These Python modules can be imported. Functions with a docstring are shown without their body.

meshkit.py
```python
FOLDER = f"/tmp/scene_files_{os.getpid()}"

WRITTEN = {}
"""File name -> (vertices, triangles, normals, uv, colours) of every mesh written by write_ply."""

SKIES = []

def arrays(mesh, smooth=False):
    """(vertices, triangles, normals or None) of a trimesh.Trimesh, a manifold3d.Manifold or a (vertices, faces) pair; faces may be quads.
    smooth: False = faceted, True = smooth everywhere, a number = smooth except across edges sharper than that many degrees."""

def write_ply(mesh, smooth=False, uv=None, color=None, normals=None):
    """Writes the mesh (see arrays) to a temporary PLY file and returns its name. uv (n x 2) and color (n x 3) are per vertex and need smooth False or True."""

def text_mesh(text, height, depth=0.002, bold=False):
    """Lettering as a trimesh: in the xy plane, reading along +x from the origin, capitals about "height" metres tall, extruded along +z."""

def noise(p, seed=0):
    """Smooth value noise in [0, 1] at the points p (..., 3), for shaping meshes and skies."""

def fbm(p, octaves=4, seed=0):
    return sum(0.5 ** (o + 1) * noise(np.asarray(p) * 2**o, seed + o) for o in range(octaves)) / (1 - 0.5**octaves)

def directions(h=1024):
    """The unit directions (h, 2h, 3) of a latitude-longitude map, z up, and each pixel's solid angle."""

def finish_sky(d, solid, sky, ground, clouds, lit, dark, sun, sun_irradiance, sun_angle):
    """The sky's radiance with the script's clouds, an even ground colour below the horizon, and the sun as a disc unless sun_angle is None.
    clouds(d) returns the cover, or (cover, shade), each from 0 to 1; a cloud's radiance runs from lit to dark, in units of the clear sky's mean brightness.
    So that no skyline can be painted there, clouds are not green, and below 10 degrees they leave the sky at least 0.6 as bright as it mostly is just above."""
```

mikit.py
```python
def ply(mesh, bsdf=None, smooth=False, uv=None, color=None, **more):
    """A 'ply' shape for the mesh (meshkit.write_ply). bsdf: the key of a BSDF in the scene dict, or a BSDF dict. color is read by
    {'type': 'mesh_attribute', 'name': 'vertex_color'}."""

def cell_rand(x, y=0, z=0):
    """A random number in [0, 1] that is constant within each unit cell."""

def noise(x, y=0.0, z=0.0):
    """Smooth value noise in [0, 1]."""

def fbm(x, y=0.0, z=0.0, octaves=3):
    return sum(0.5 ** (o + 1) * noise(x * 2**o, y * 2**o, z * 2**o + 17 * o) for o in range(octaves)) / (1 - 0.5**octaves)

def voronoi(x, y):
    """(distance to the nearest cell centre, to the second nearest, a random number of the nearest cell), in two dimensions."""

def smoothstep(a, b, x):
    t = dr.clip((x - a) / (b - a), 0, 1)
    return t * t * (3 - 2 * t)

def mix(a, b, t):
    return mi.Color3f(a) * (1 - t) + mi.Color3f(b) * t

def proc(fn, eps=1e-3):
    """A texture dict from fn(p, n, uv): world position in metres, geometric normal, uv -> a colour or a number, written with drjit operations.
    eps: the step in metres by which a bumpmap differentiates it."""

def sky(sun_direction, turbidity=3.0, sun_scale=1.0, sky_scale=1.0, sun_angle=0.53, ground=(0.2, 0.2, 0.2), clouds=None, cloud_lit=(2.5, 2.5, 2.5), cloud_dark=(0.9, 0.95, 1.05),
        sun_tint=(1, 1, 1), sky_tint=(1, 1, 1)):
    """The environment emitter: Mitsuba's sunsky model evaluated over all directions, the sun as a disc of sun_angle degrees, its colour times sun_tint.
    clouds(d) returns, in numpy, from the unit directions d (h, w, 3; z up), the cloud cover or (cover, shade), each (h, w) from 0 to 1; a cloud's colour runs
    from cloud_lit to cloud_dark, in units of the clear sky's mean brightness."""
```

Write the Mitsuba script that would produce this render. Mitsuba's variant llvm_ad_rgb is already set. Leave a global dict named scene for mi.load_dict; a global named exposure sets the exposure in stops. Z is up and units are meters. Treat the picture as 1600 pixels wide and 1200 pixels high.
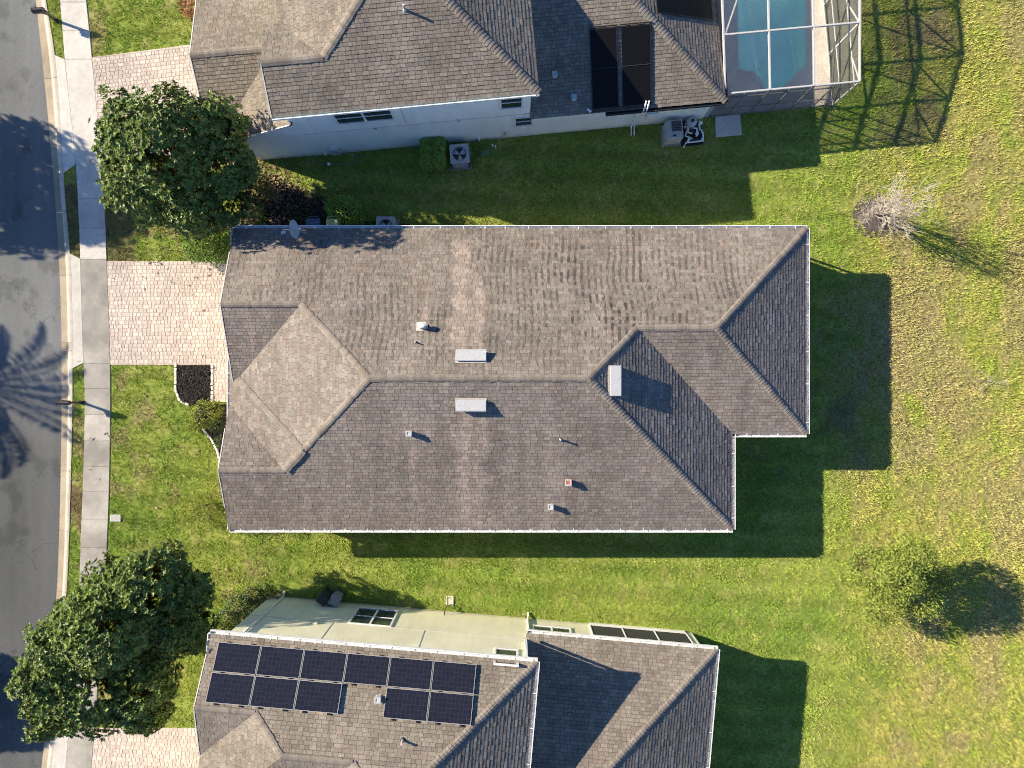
import math
import numpy as np
import trimesh
import shapely
import drjit as dr
import mitsuba as mi
import mikit, meshkit
from mikit import proc, noise, fbm, smoothstep, mix
from shapely.geometry import Polygon, box as sbox, LineString, Point
from shapely.ops import unary_union

# ------------------------------------------------------------------ camera, sky, exposure
CAM_H = 34.0
FPX = 1109.0                      # focal length in pixels of a 1600 px wide picture
T = mi.ScalarTransform4f
exposure = 3.22
SUN = np.array([-0.841, 0.296, 0.452])
scene, labels = {}, {}
scene['camera'] = {'type': 'perspective', 'fov': math.degrees(2 * math.atan(800 / FPX)), 'fov_axis': 'x', 'near_clip': 0.1, 'far_clip': 2000.0,
                   'to_world': T().look_at(origin=[0, 0, CAM_H], target=[0, 0, 0], up=[0, 1, 0])}
scene['sky'] = mikit.sky(SUN.tolist(), turbidity=3, sun_tint=(0.91, 1.0, 1.17), sky_scale=0.5, sky_tint=(0.74, 0.94, 1.32))
RNG = np.random.default_rng(7)


# ------------------------------------------------------------------ helpers: places
def P(px, py, h=0.0):
    """The point at height h seen at a pixel of the 1600 x 1200 photograph."""
    s = (CAM_H - h) / FPX
    return np.array([(px - 800) * s, (600 - py) * s, h])


def G(pts, h=0.0):
    return [tuple(P(x, y, h)[:2]) for x, y in pts]


class Frame:
    def __init__(self, deg):
        self.a = math.radians(deg)
        self.c, self.s = math.cos(self.a), math.sin(self.a)

    def w(self, x, y, z=0.0):
        return np.array([x * self.c - y * self.s, x * self.s + y * self.c, z])

    def poly(self, pts):
        return [tuple(self.w(x, y)[:2]) for x, y in pts]

    def l(self, p):
        return np.array([p[0] * self.c + p[1] * self.s, -p[0] * self.s + p[1] * self.c, p[2]])

    def mesh(self, m):
        m = m.copy()
        m.apply_transform(trimesh.transformations.rotation_matrix(self.a, [0, 0, 1]))
        return m

    def on_wall(self, px, py, ly):
        """Local point of the plane y = ly seen at the pixel."""
        d = P(px, py, 0) - np.array([0, 0, CAM_H])
        o, q = self.l([0, 0, CAM_H]), self.l(d)
        t = (ly - o[1]) / q[1]
        return o + q * t

    def on_plane(self, px, py, zf, lift=0.0):
        """Local point where the pixel's ray meets z = zf(x, y) + lift."""
        h = 4.0
        for _ in range(40):
            p = self.l(P(px, py, h))
            h = zf(p[0], p[1]) + lift
        return np.array([p[0], p[1], h])


F0, FN, FS = Frame(0), Frame(5.3), Frame(-5.0)


# ------------------------------------------------------------------ helpers: entries
def numbered(name):
    if name not in USED:
        USED[name] = 0
        return name
    USED[name] += 1
    return f"{name}_{USED[name]:03d}"


USED = {}


def obj(name, mesh, bsdf, parent=None, smooth=False, uv=None, **lab):
    key = numbered(f"{parent}__{name}" if parent else name)
    scene[key] = mikit.ply(mesh, bsdf, smooth=smooth, uv=uv)
    if lab:
        labels[key] = lab
    return key


def thing(name, label, category, group=None):
    key = numbered(name)
    labels[key] = {'label': label, 'category': category}
    if group:
        labels[key]['group'] = group
    return key


def cat(ms):
    ms = [m for m in ms if m is not None]
    return trimesh.util.concatenate(ms)


def bx(x0, x1, y0, y1, z0, z1):
    m = trimesh.creation.box(extents=[abs(x1 - x0), abs(y1 - y0), abs(z1 - z0)])
    m.apply_translation([(x0 + x1) / 2, (y0 + y1) / 2, (z0 + z1) / 2])
    return m


def rbx(x0, x1, y0, y1, z0, z1, c=0.02):
    """A box with chamfered edges."""
    pts = []
    for x, sx in ((x0, 1), (x1, -1)):
        for y, sy in ((y0, 1), (y1, -1)):
            for z, sz in ((z0, 1), (z1, -1)):
                pts += [(x + sx * c, y + sy * c, z), (x + sx * c, y, z + sz * c), (x, y + sy * c, z + sz * c)]
    return trimesh.Trimesh(np.array(pts)).convex_hull


def bar(p0, p1, w, h, up=(0, 0, 1)):
    """A straight bar of section w x h between two points."""
    p0, p1 = np.asarray(p0, float), np.asarray(p1, float)
    d = p1 - p0
    L = np.linalg.norm(d)
    d /= L
    u = np.asarray(up, float)
    if abs(d @ u) > 0.98:
        u = np.array([1.0, 0, 0])
    s = np.cross(d, u)
    s /= np.linalg.norm(s)
    t = np.cross(s, d)
    m = trimesh.creation.box(extents=[L, w, h])
    M = np.eye(4)
    M[:3, 0], M[:3, 1], M[:3, 2], M[:3, 3] = d, s, t, (p0 + p1) / 2
    m.apply_transform(M)
    return m


def tube(pts, r, sides=6):
    p = np.asarray(pts, float)
    r = np.broadcast_to(r, (len(p),))
    t = np.gradient(p, axis=0)
    t /= np.linalg.norm(t, axis=1, keepdims=True) + 1e-12
    ref = np.where(np.abs(t[:, 2:]) < 0.9, [0, 0, 1.0], [1.0, 0, 0])
    a = np.cross(t, ref)
    a /= np.linalg.norm(a, axis=1, keepdims=True) + 1e-12
    b = np.cross(t, a)
    ang = np.arange(sides) * 2 * np.pi / sides
    v = p[:, None] + r[:, None, None] * (np.cos(ang)[None, :, None] * a[:, None] + np.sin(ang)[None, :, None] * b[:, None])
    i, j = np.meshgrid(np.arange(len(p) - 1), np.arange(sides), indexing='ij')
    q = np.stack([i * sides + j, i * sides + (j + 1) % sides, (i + 1) * sides + (j + 1) % sides, (i + 1) * sides + j], -1).reshape(-1, 4)
    n = len(p) * sides
    caps = [[n, (k + 1) % sides, k] for k in range(sides)] + [[n + 1, n - sides + k, n - sides + (k + 1) % sides] for k in range(sides)]
    v = np.vstack([v.reshape(-1, 3), p[0], p[-1]])
    return trimesh.Trimesh(v, np.vstack([q[:, [0, 2, 1]], q[:, [0, 3, 2]], np.array(caps)]), process=False)


def cyl(p, r, h, sides=16, r2=None):
    m = trimesh.creation.cylinder(radius=r, height=h, sections=sides)
    if r2 is not None:
        v = m.vertices.copy()
        top = v[:, 2] > 0
        v[top, :2] *= r2 / r
        m.vertices = v
    m.apply_translation([p[0], p[1], p[2] + h / 2])
    return m


def sheet(poly, z, thick=None):
    """A shapely polygon (or points) as a level sheet at z, or a slab reaching down by thick."""
    if not hasattr(poly, 'geom_type'):
        poly = Polygon(poly)
    out = []
    for g in getattr(poly, 'geoms', [poly]):
        if g.area < 1e-6:
            continue
        if thick:
            m = trimesh.creation.extrude_polygon(g, thick, engine='earcut')
            m.apply_translation([0, 0, z - thick])
        else:
            v, f = trimesh.creation.triangulate_polygon(g, engine='earcut')
            v3 = np.column_stack([v, np.full(len(v), z)])
            f = np.asarray(f)
            e = np.cross(v3[f[:, 1]] - v3[f[:, 0]], v3[f[:, 2]] - v3[f[:, 0]])[:, 2]
            f[e < 0] = f[e < 0][:, ::-1]
            m = trimesh.Trimesh(v3, f, process=False)
        out.append(m)
    return cat(out)


# ------------------------------------------------------------------ materials
def mat(name, spec):
    scene[name] = spec
    return name


def rgb(*c):
    return {'type': 'rgb', 'value': list(c)}


def plain(name, color, rough=0.6, spec=0.4, metallic=0.0, var=0.12, scale=3.0):
    """Paint, metal or plastic with slight dirt."""
    c = np.array(color, float)

    def fn(p, n, uv):
        a = fbm(p.x * scale, p.y * scale, p.z * scale, 3)
        return mi.Color3f(*c.tolist()) * (1.0 + var * (a - 0.5) * 2)
    return mat(name, {'type': 'twosided', 'bsdf': {'type': 'principled', 'base_color': proc(fn), 'roughness': rough, 'specular': spec, 'metallic': metallic}})


def simple(name, color, rough=0.6, spec=0.4, metallic=0.0):
    return mat(name, {'type': 'twosided', 'bsdf': {'type': 'principled', 'base_color': rgb(*color), 'roughness': rough, 'specular': spec, 'metallic': metallic}})


def diffuse(name, fn):
    return mat(name, {'type': 'twosided', 'bsdf': {'type': 'diffuse', 'reflectance': proc(fn)}})


def bump2(x0, x1, y0, y1, soft, p, wob=0.0):
    """1 inside a world rectangle, with soft uneven edges."""
    w = wob * (fbm(p.x * 1.7, p.y * 1.7, 3.0, 3) - 0.5)
    ax = smoothstep(x0 - soft, x0 + soft, p.x + w) * (1 - smoothstep(x1 - soft, x1 + soft, p.x + w))
    ay = smoothstep(y0 - soft, y0 + soft, p.y + w) * (1 - smoothstep(y1 - soft, y1 + soft, p.y + w))
    return ax * ay


def shingle_base(p, uv, lo, hi):
    """Weathered laminated shingles: blend of grey, tan and reddish granules; uv.x is one shingle's own tone."""
    r, q = uv.x, uv.y
    c = mix(lo, hi, r)
    c = mix(c, (0.225, 0.165, 0.135), smoothstep(0.8, 1.0, q) * 0.45)
    c = mix(c, (0.15, 0.145, 0.14), smoothstep(0.25, 0.0, q) * 0.45)
    g = noise(p.x * 60, p.y * 60, p.z * 60)
    g2 = noise(p.x * 23, p.y * 23, p.z * 23)
    return c * (0.72 + 0.34 * g + 0.22 * g2)


def roof_main_fn(p, n, uv):
    c = shingle_base(p, uv, (0.178, 0.158, 0.140), (0.256, 0.231, 0.208))
    w = fbm(p.x * 0.55, p.y * 0.55, 1.0, 4)
    streak = fbm(p.x * 2.6, p.y * 0.28, 2.0, 3)
    c = c * (0.78 + 0.42 * w) * (0.84 + 0.32 * streak)
    # dark algae in wavy columns on the right half of the north slope
    col = noise(p.x * 4.2 + 0.6 * dr.sin(p.y * 1.1), p.y * 1.3, 5.0) * 0.5 + noise(p.x * 4.6, p.y * 4.2, 8.0) * 0.5
    zone = bump2(1.5, 6.8, 1.6, 6.6, 1.2, p, 1.5) * smoothstep(0.36, 0.6, fbm(p.x * 1.1, p.y * 0.7, 9.0, 3))
    tab = smoothstep(0.45, 0.75, uv.y * 7.3 - dr.floor(uv.y * 7.3))            # some tabs hold more algae than their neighbours
    wave = 0.5 + 0.5 * dr.sin(p.x * 22.5 + 4.0 * fbm(p.x * 0.6, p.y * 0.9, 25.0, 2) + 1.3 * dr.sin(p.y * 1.7))
    wave = smoothstep(0.15, 0.3, n.y) * smoothstep(0.42, 0.85, wave) * smoothstep(0.34, 0.58, noise(p.x * 2.7, p.y * 6.6, 27.0) * 0.6 + 0.4 * fbm(p.x * 0.9, p.y * 0.9, 28.0, 2))
    c = c * (1 - 0.46 * zone * wave) * (1 - 0.22 * zone * tab * smoothstep(0.34, 0.56, col))
    zone2 = bump2(-1.5, 11.0, 0.8, 6.7, 1.5, p, 1.0)
    c = c * (1 - 0.42 * zone2 * wave)
    zone3 = bump2(-12.4, -1.0, -3.6, 6.7, 1.0, p, 1.0) * smoothstep(0.42, 0.6, fbm(p.x * 0.5, p.y * 0.5, 35.0, 3))
    c = c * (1 - 0.36 * zone3 * wave)
    # pale clean streaks below the ridge vents and pipes
    pale = 1.2 * bump2(-2.65, -1.75, 1.6, 6.2, 0.28, p, 0.9) + bump2(-1.55, -1.2, 1.5, 4.6, 0.2, p, 0.6)
    pale += 1.1 * bump2(-2.5, -1.2, -6.3, -1.4, 0.35, p, 1.2) * (0.25 + 1.2 * streak)
    pale += 0.7 * bump2(-3.68, -3.5, 2.5, 4.1, 0.08, p, 0.2) + 0.6 * bump2(-4.05, -3.95, 1.75, 2.5, 0.05, p, 0.1)
    pale += 0.6 * bump2(-4.25, -4.0, -4.6, -2.1, 0.12, p, 0.4) + 0.6 * bump2(2.15, 2.35, -5.8, -4.1, 0.1, p, 0.3) + 0.5 * bump2(1.45, 1.7, -6.3, -5.1, 0.1, p, 0.3)
    c = mix(c, mi.Color3f(0.35, 0.295, 0.255) * (0.75 + 0.4 * uv.x), dr.clip(pale, 0, 1) * 0.75)
    edge = bump2(-2.9, -2.7, 1.0, 6.7, 0.25, p, 1.0) + bump2(-0.75, -0.45, -6.4, -1.5, 0.3, p, 1.2)
    return c * (1 - 0.25 * dr.clip(edge, 0, 1))


def roof_plain_fn(p, n, uv):
    c = shingle_base(p, uv, (0.190, 0.168, 0.140), (0.268, 0.241, 0.204))
    w = fbm(p.x * 0.7, p.y * 0.7, 1.0, 4)
    streak = fbm(p.x * 3.0, p.y * 0.35, 2.0, 3)
    return c * (0.76 + 0.42 * w) * (0.84 + 0.32 * streak)


def roof_cap_fn(p, n, uv):
    c = mix((0.195, 0.172, 0.146), (0.27, 0.243, 0.21), uv.x)
    return c * (0.8 + 0.4 * noise(p.x * 50, p.y * 50, p.z * 50)) * (0.85 + 0.3 * fbm(p.x, p.y, 4.0, 3))


diffuse('roof_shingle_brown', roof_main_fn)
diffuse('roof_shingle_tan', roof_plain_fn)
diffuse('roof_cap_tan', roof_cap_fn)
simple('roof_deck_dark', (0.07, 0.06, 0.052), 0.95, 0.1)


# ---- lawn: one colour field for the ground and for the blades that grow on it
def lawn_color(p, r):
    wob = (fbm(p.x * 0.22, p.y * 0.22, 0.0, 3) - 0.5) * 7.0
    field = smoothstep(14.8, 19.5, p.x + wob)                               # rough field beyond the mown yards
    front = 1 - smoothstep(-13.0, -10.5, p.x)
    big = fbm(p.x * 0.45, p.y * 0.45, 3.0, 4)
    fine = fbm(p.x * 1.9, p.y * 1.9, 7.0, 3)
    mow = 0.5 + 0.5 * dr.sin((p.y + 0.05 * p.x) * 5.4 + fine * 2.0)
    green = mix((0.19, 0.32, 0.044), (0.355, 0.435, 0.085), dr.clip(big * 1.5 - 0.25, 0, 1))
    green = mix(green, (0.47, 0.48, 0.15), smoothstep(0.50, 0.78, fine) * 0.45)
    green = green * (0.9 + 0.2 * mow * (1 - field))
    yellow = mix((0.31, 0.39, 0.068), (0.46, 0.44, 0.13), dr.clip(fine * 1.7 - 0.35, 0, 1))
    straw = mix((0.36, 0.295, 0.14), (0.48, 0.41, 0.22), r)
    yellow = mix(yellow, straw, smoothstep(0.47, 0.66, fbm(p.x * 0.7 + 9, p.y * 0.35, 11.0, 5)) * 0.6)
    c = mix(green, yellow, field)
    c = mix(c, (0.50, 0.42, 0.22), smoothstep(0.72, 1.0, r) * (0.25 + 0.05 * field))      # dry blades among the green
    # straw patch between the main house's back shadow and the field, and dry spots in the front yard
    dry = bump2(15.5, 21.0, -3.8, 4.4, 1.6, p, 4.0) * 0.65 * smoothstep(0.44, 0.62, fbm(p.x * 0.8, p.y * 0.5, 51.0, 4)) + front * smoothstep(0.56, 0.74, fbm(p.x * 0.8, p.y * 0.8, 21.0, 3)) * 0.6
    c = mix(c, straw, dr.clip(dry, 0, 1))
    soil = bump2(17.8, 21.0, 11.0, 18.4, 0.8, p, 3.0) * smoothstep(0.4, 0.58, fbm(p.x * 0.9, p.y * 0.9, 31.0, 3)) + bump2(12.5, 17.2, -4.0, -0.2, 1.2, p, 3.0) * smoothstep(0.45, 0.62, fbm(p.x * 0.7, p.y * 0.7, 33.0, 3))
    c = mix(c, (0.205, 0.165, 0.115), dr.clip(soil, 0, 1) * 0.55)
    strip = bump2(-22.0, -18.0, 5.6, 9.5, 0.2, p, 0.6)                     # worn earth under the street tree
    c = mix(c, (0.14, 0.115, 0.075), dr.clip(strip, 0, 1) * 0.75)
    worn = bump2(-21.8, -20.1, -7.2, -1.8, 0.25, p, 0.6) * smoothstep(0.42, 0.56, fbm(p.x * 0.9, p.y * 0.9, 41.0, 3))
    c = mix(c, (0.24, 0.17, 0.10), worn * 0.8)
    return c


def ground_fn(p, n, uv):
    g = noise(p.x * 9, p.y * 9, 2.0) * 0.6 + noise(p.x * 25, p.y * 25, 4.0) * 0.4
    c = lawn_color(p, g)
    return mix(c * 0.75, mi.Color3f(0.12, 0.10, 0.055), 0.25) * (0.5 + 0.9 * g)


def grass_fn(p, n, uv):
    return lawn_color(p, uv.x) * (0.55 + 0.9 * uv.y)


diffuse('lawn_soil', ground_fn)
diffuse('grass_blade', grass_fn)


def asphalt_fn(p, n, uv):
    a = fbm(p.x * 0.35, p.y * 0.12, 1.0, 4)
    lane = fbm(p.x * 1.6, p.y * 0.05, 3.0, 3)
    gr = noise(p.x * 45, p.y * 45) * 0.6 + noise(p.x * 110, p.y * 110) * 0.4
    v = 0.150 * (0.7 + 0.6 * a) * (0.8 + 0.4 * lane) * (0.75 + 0.5 * gr)
    lanes = 0.5 + 0.5 * dr.sin((p.x + 0.004 * p.y * p.y) * 1.9)
    v = v * (0.93 + 0.1 * lanes)
    stain = smoothstep(0.62, 0.72, fbm(p.x * 0.9, p.y * 0.7, 12.0, 4))
    v = v * (1 - 0.22 * stain)
    older = smoothstep(-4.0, 3.0, p.y + 1.5 * (fbm(p.x * 0.8, p.y * 0.8, 8.0, 3) - 0.5))
    v = v * (0.80 + 0.45 * older)
    d1, d2, _ = mikit.voronoi(p.x * 0.35 + fbm(p.x * 2, p.y * 2, 5.0, 3) * 0.35, p.y * 0.22 + fbm(p.x * 2, p.y * 2, 6.0, 3) * 0.35)
    crack = (1 - smoothstep(0.0, 0.016, d2 - d1)) * smoothstep(0.4, 0.55, fbm(p.x * 0.5, p.y * 0.5, 14.0, 2))
    v = v * (1 - 0.45 * crack)
    return mi.Color3f(v * 0.94, v * 1.0, v * 1.03)


diffuse('asphalt', asphalt_fn)


def concrete(name, color, amount=0.35, sc=1.0):
    c = np.array(color, float)

    def fn(p, n, uv):
        a = fbm(p.x * 0.9 * sc, p.y * 0.9 * sc, 2.0, 4)
        b = fbm(p.x * 7 * sc, p.y * 7 * sc, p.z * 7, 3)
        return mi.Color3f(*c.tolist()) * (1 + amount * (a - 0.5) * 2) * (0.86 + 0.28 * b) * (0.9 + 0.2 * uv.x)
    return diffuse(name, fn)


concrete('concrete_walk', (0.33, 0.32, 0.295), 0.5)
concrete('concrete_pale', (0.53, 0.52, 0.485), 0.15)
concrete('concrete_kerb', (0.48, 0.45, 0.385), 0.2)
concrete('concrete_gutter', (0.36, 0.31, 0.235), 0.3)
concrete('deck_cream', (0.60, 0.56, 0.48), 0.12)


def paver_fn(p, n, uv):
    c = mix((0.49, 0.42, 0.375), (0.61, 0.55, 0.485), uv.x)
    c = mix(c, (0.45, 0.385, 0.355), smoothstep(0.7, 1.0, uv.y) * 0.7)
    return c * (0.85 + 0.3 * noise(p.x * 40, p.y * 40)) * (0.85 + 0.3 * fbm(p.x * 0.8, p.y * 0.8, 3.0, 3))


diffuse('paver_blush', paver_fn)
diffuse('joint_sand', lambda p, n, uv: mi.Color3f(0.46, 0.395, 0.345) * (0.7 + 0.6 * noise(p.x * 30, p.y * 30)))


def stucco(name, color):
    c = np.array(color, float)

    def fn(p, n, uv):
        a = fbm(p.x * 0.8, p.y * 0.8, p.z * 0.8, 4)
        drip = fbm(p.x * 4.0, p.y * 4.0, p.z * 0.4, 3)
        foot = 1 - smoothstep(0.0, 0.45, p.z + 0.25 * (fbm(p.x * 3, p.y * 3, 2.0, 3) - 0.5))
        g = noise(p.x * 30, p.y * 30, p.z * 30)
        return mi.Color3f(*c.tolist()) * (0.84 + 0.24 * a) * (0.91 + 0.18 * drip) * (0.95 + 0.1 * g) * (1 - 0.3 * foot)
    return diffuse(name, fn)


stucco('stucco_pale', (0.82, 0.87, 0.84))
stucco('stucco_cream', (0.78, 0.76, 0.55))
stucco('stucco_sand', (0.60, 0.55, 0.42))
plain('white_paint', (0.66, 0.665, 0.655), 0.4, 0.5, var=0.15)
plain('white_pvc', (0.80, 0.80, 0.79), 0.35, 0.5, var=0.05)
plain('vent_white', (0.43, 0.445, 0.46), 0.4, 0.5, var=0.08, scale=5)
simple('vent_rust', (0.42, 0.12, 0.06), 0.6)
simple('pipe_grey', (0.45, 0.43, 0.41), 0.5)
simple('black_plastic', (0.02, 0.02, 0.022), 0.45, 0.5)
simple('black_metal', (0.022, 0.022, 0.024), 0.35, 0.5)
simple('dark_rubber', (0.035, 0.037, 0.04), 0.7)
simple('grey_plastic', (0.22, 0.225, 0.23), 0.5)
plain('ac_grey', (0.40, 0.40, 0.385), 0.45, 0.5, var=0.1)
simple('fan_blade', (0.55, 0.56, 0.58), 0.35)
simple('green_plastic', (0.10, 0.20, 0.09), 0.55)
simple('lime_plastic', (0.45, 0.52, 0.22), 0.5)
simple('blue_plastic', (0.10, 0.13, 0.22), 0.5)
simple('glass_dark', (0.02, 0.032, 0.042), 0.04, 0.9)
simple('aluminium', (0.62, 0.62, 0.61), 0.4, 0.5)
simple('panel_rim', (0.33, 0.335, 0.34), 0.4, 0.5)
simple('bronze_frame', (0.46, 0.46, 0.45), 0.45, 0.5)
simple('cage_post', (0.16, 0.16, 0.16), 0.45, 0.5)
simple('pebble_white', (0.62, 0.58, 0.52), 0.8, 0.2)
simple('stone_veneer', (0.24, 0.185, 0.14), 0.9, 0.2)


def solar_fn(p, n, uv):
    # uv in cells of the panel: faint busbars and cell gaps printed on the glass's back sheet
    fx, fy = uv.x - dr.floor(uv.x), uv.y - dr.floor(uv.y)
    gap = dr.maximum(1 - smoothstep(0.0, 0.05, fx), 1 - smoothstep(0.0, 0.05, fy))
    k = mikit.cell_rand(uv.x, uv.y, 3.0)
    return mix(mi.Color3f(0.014, 0.0145, 0.022) * (0.85 + 0.3 * k), mi.Color3f(0.07, 0.072, 0.085), gap * 0.8)


mat('solar_cell', {'type': 'twosided', 'bsdf': {'type': 'principled', 'base_color': proc(solar_fn), 'roughness': 0.12, 'specular': 0.6}})


def solar_mat_fn(p, n, uv):
    f = 0.5 + 0.5 * dr.sin(uv.x * 120.0)
    return mi.Color3f(0.004, 0.0042, 0.005) * (0.6 + 0.8 * f)


mat('solar_heater_black', {'type': 'twosided', 'bsdf': {'type': 'principled', 'base_color': proc(solar_mat_fn), 'roughness': 0.6, 'specular': 0.2}})
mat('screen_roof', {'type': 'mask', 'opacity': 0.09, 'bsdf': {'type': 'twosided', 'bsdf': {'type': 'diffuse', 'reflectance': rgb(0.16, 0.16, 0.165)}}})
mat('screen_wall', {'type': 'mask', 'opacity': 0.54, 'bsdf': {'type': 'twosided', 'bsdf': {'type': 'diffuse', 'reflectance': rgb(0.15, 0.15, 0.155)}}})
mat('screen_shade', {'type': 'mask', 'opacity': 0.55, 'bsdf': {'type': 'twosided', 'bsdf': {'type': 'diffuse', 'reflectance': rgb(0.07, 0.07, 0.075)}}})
mat('screen_dark', {'type': 'mask', 'opacity': 0.8, 'bsdf': {'type': 'twosided', 'bsdf': {'type': 'diffuse', 'reflectance': rgb(0.04, 0.045, 0.05)}}})
mat('pool_water_skin', {'type': 'thindielectric', 'int_ior': 1.33})
diffuse('pool_plaster', lambda p, n, uv: mi.Color3f(0.60, 0.90, 0.82) * (0.85 + 0.3 * fbm(p.x * 1.5, p.y * 1.5, 1.0, 3)))
diffuse('mulch', lambda p, n, uv: mix((0.026, 0.024, 0.023), (0.115, 0.10, 0.092), uv.x) * (0.6 + 0.8 * noise(p.x * 40, p.y * 40)))
diffuse('brown_litter', lambda p, n, uv: mix((0.12, 0.085, 0.055), (0.38, 0.29, 0.19), uv.x))


def leaf(name, lo, hi, back=None, rough=0.42, spec=0.5):
    def fn(p, n, uv):
        return mix(lo, hi, uv.x) * (0.75 + 0.5 * uv.y)
    front = {'type': 'principled', 'base_color': proc(fn), 'roughness': rough, 'specular': spec}
    if back is None:
        return mat(name, {'type': 'twosided', 'bsdf': front})

    def fb(p, n, uv):
        return mix(back[0], back[1], uv.x)
    return mat(name, {'type': 'twosided', 'a': front, 'b': {'type': 'diffuse', 'reflectance': proc(fb)}})


leaf('leaf_magnolia', (0.042, 0.08, 0.012), (0.18, 0.25, 0.048), ((0.10, 0.10, 0.03), (0.20, 0.16, 0.06)), 0.45, 0.32)
leaf('leaf_bright', (0.07, 0.14, 0.02), (0.13, 0.22, 0.035), None, 0.5, 0.3)
leaf('leaf_dark', (0.03, 0.06, 0.016), (0.06, 0.11, 0.025), None, 0.45, 0.4)
leaf('leaf_hedge', (0.15, 0.27, 0.04), (0.26, 0.40, 0.06), None, 0.5, 0.3)
leaf('leaf_yellow', (0.10, 0.155, 0.025), (0.27, 0.31, 0.06), None, 0.6, 0.2)
leaf('leaf_lime', (0.14, 0.19, 0.025), (0.26, 0.28, 0.05), None, 0.6, 0.2)
leaf('leaf_orange', (0.24, 0.09, 0.03), (0.48, 0.27, 0.14), None, 0.55, 0.3)
diffuse('bark', lambda p, n, uv: mi.Color3f(0.14, 0.115, 0.095) * (0.6 + 0.8 * fbm(p.x * 8, p.y * 8, p.z * 2, 3)))
diffuse('twig_pale', lambda p, n, uv: mi.Color3f(0.43, 0.385, 0.33) * (0.75 + 0.5 * noise(p.x * 12, p.y * 12, p.z * 12)))


# ------------------------------------------------------------------ roofs: planes, shingles, caps, gutters
M = 5.0 / 12.0


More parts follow.
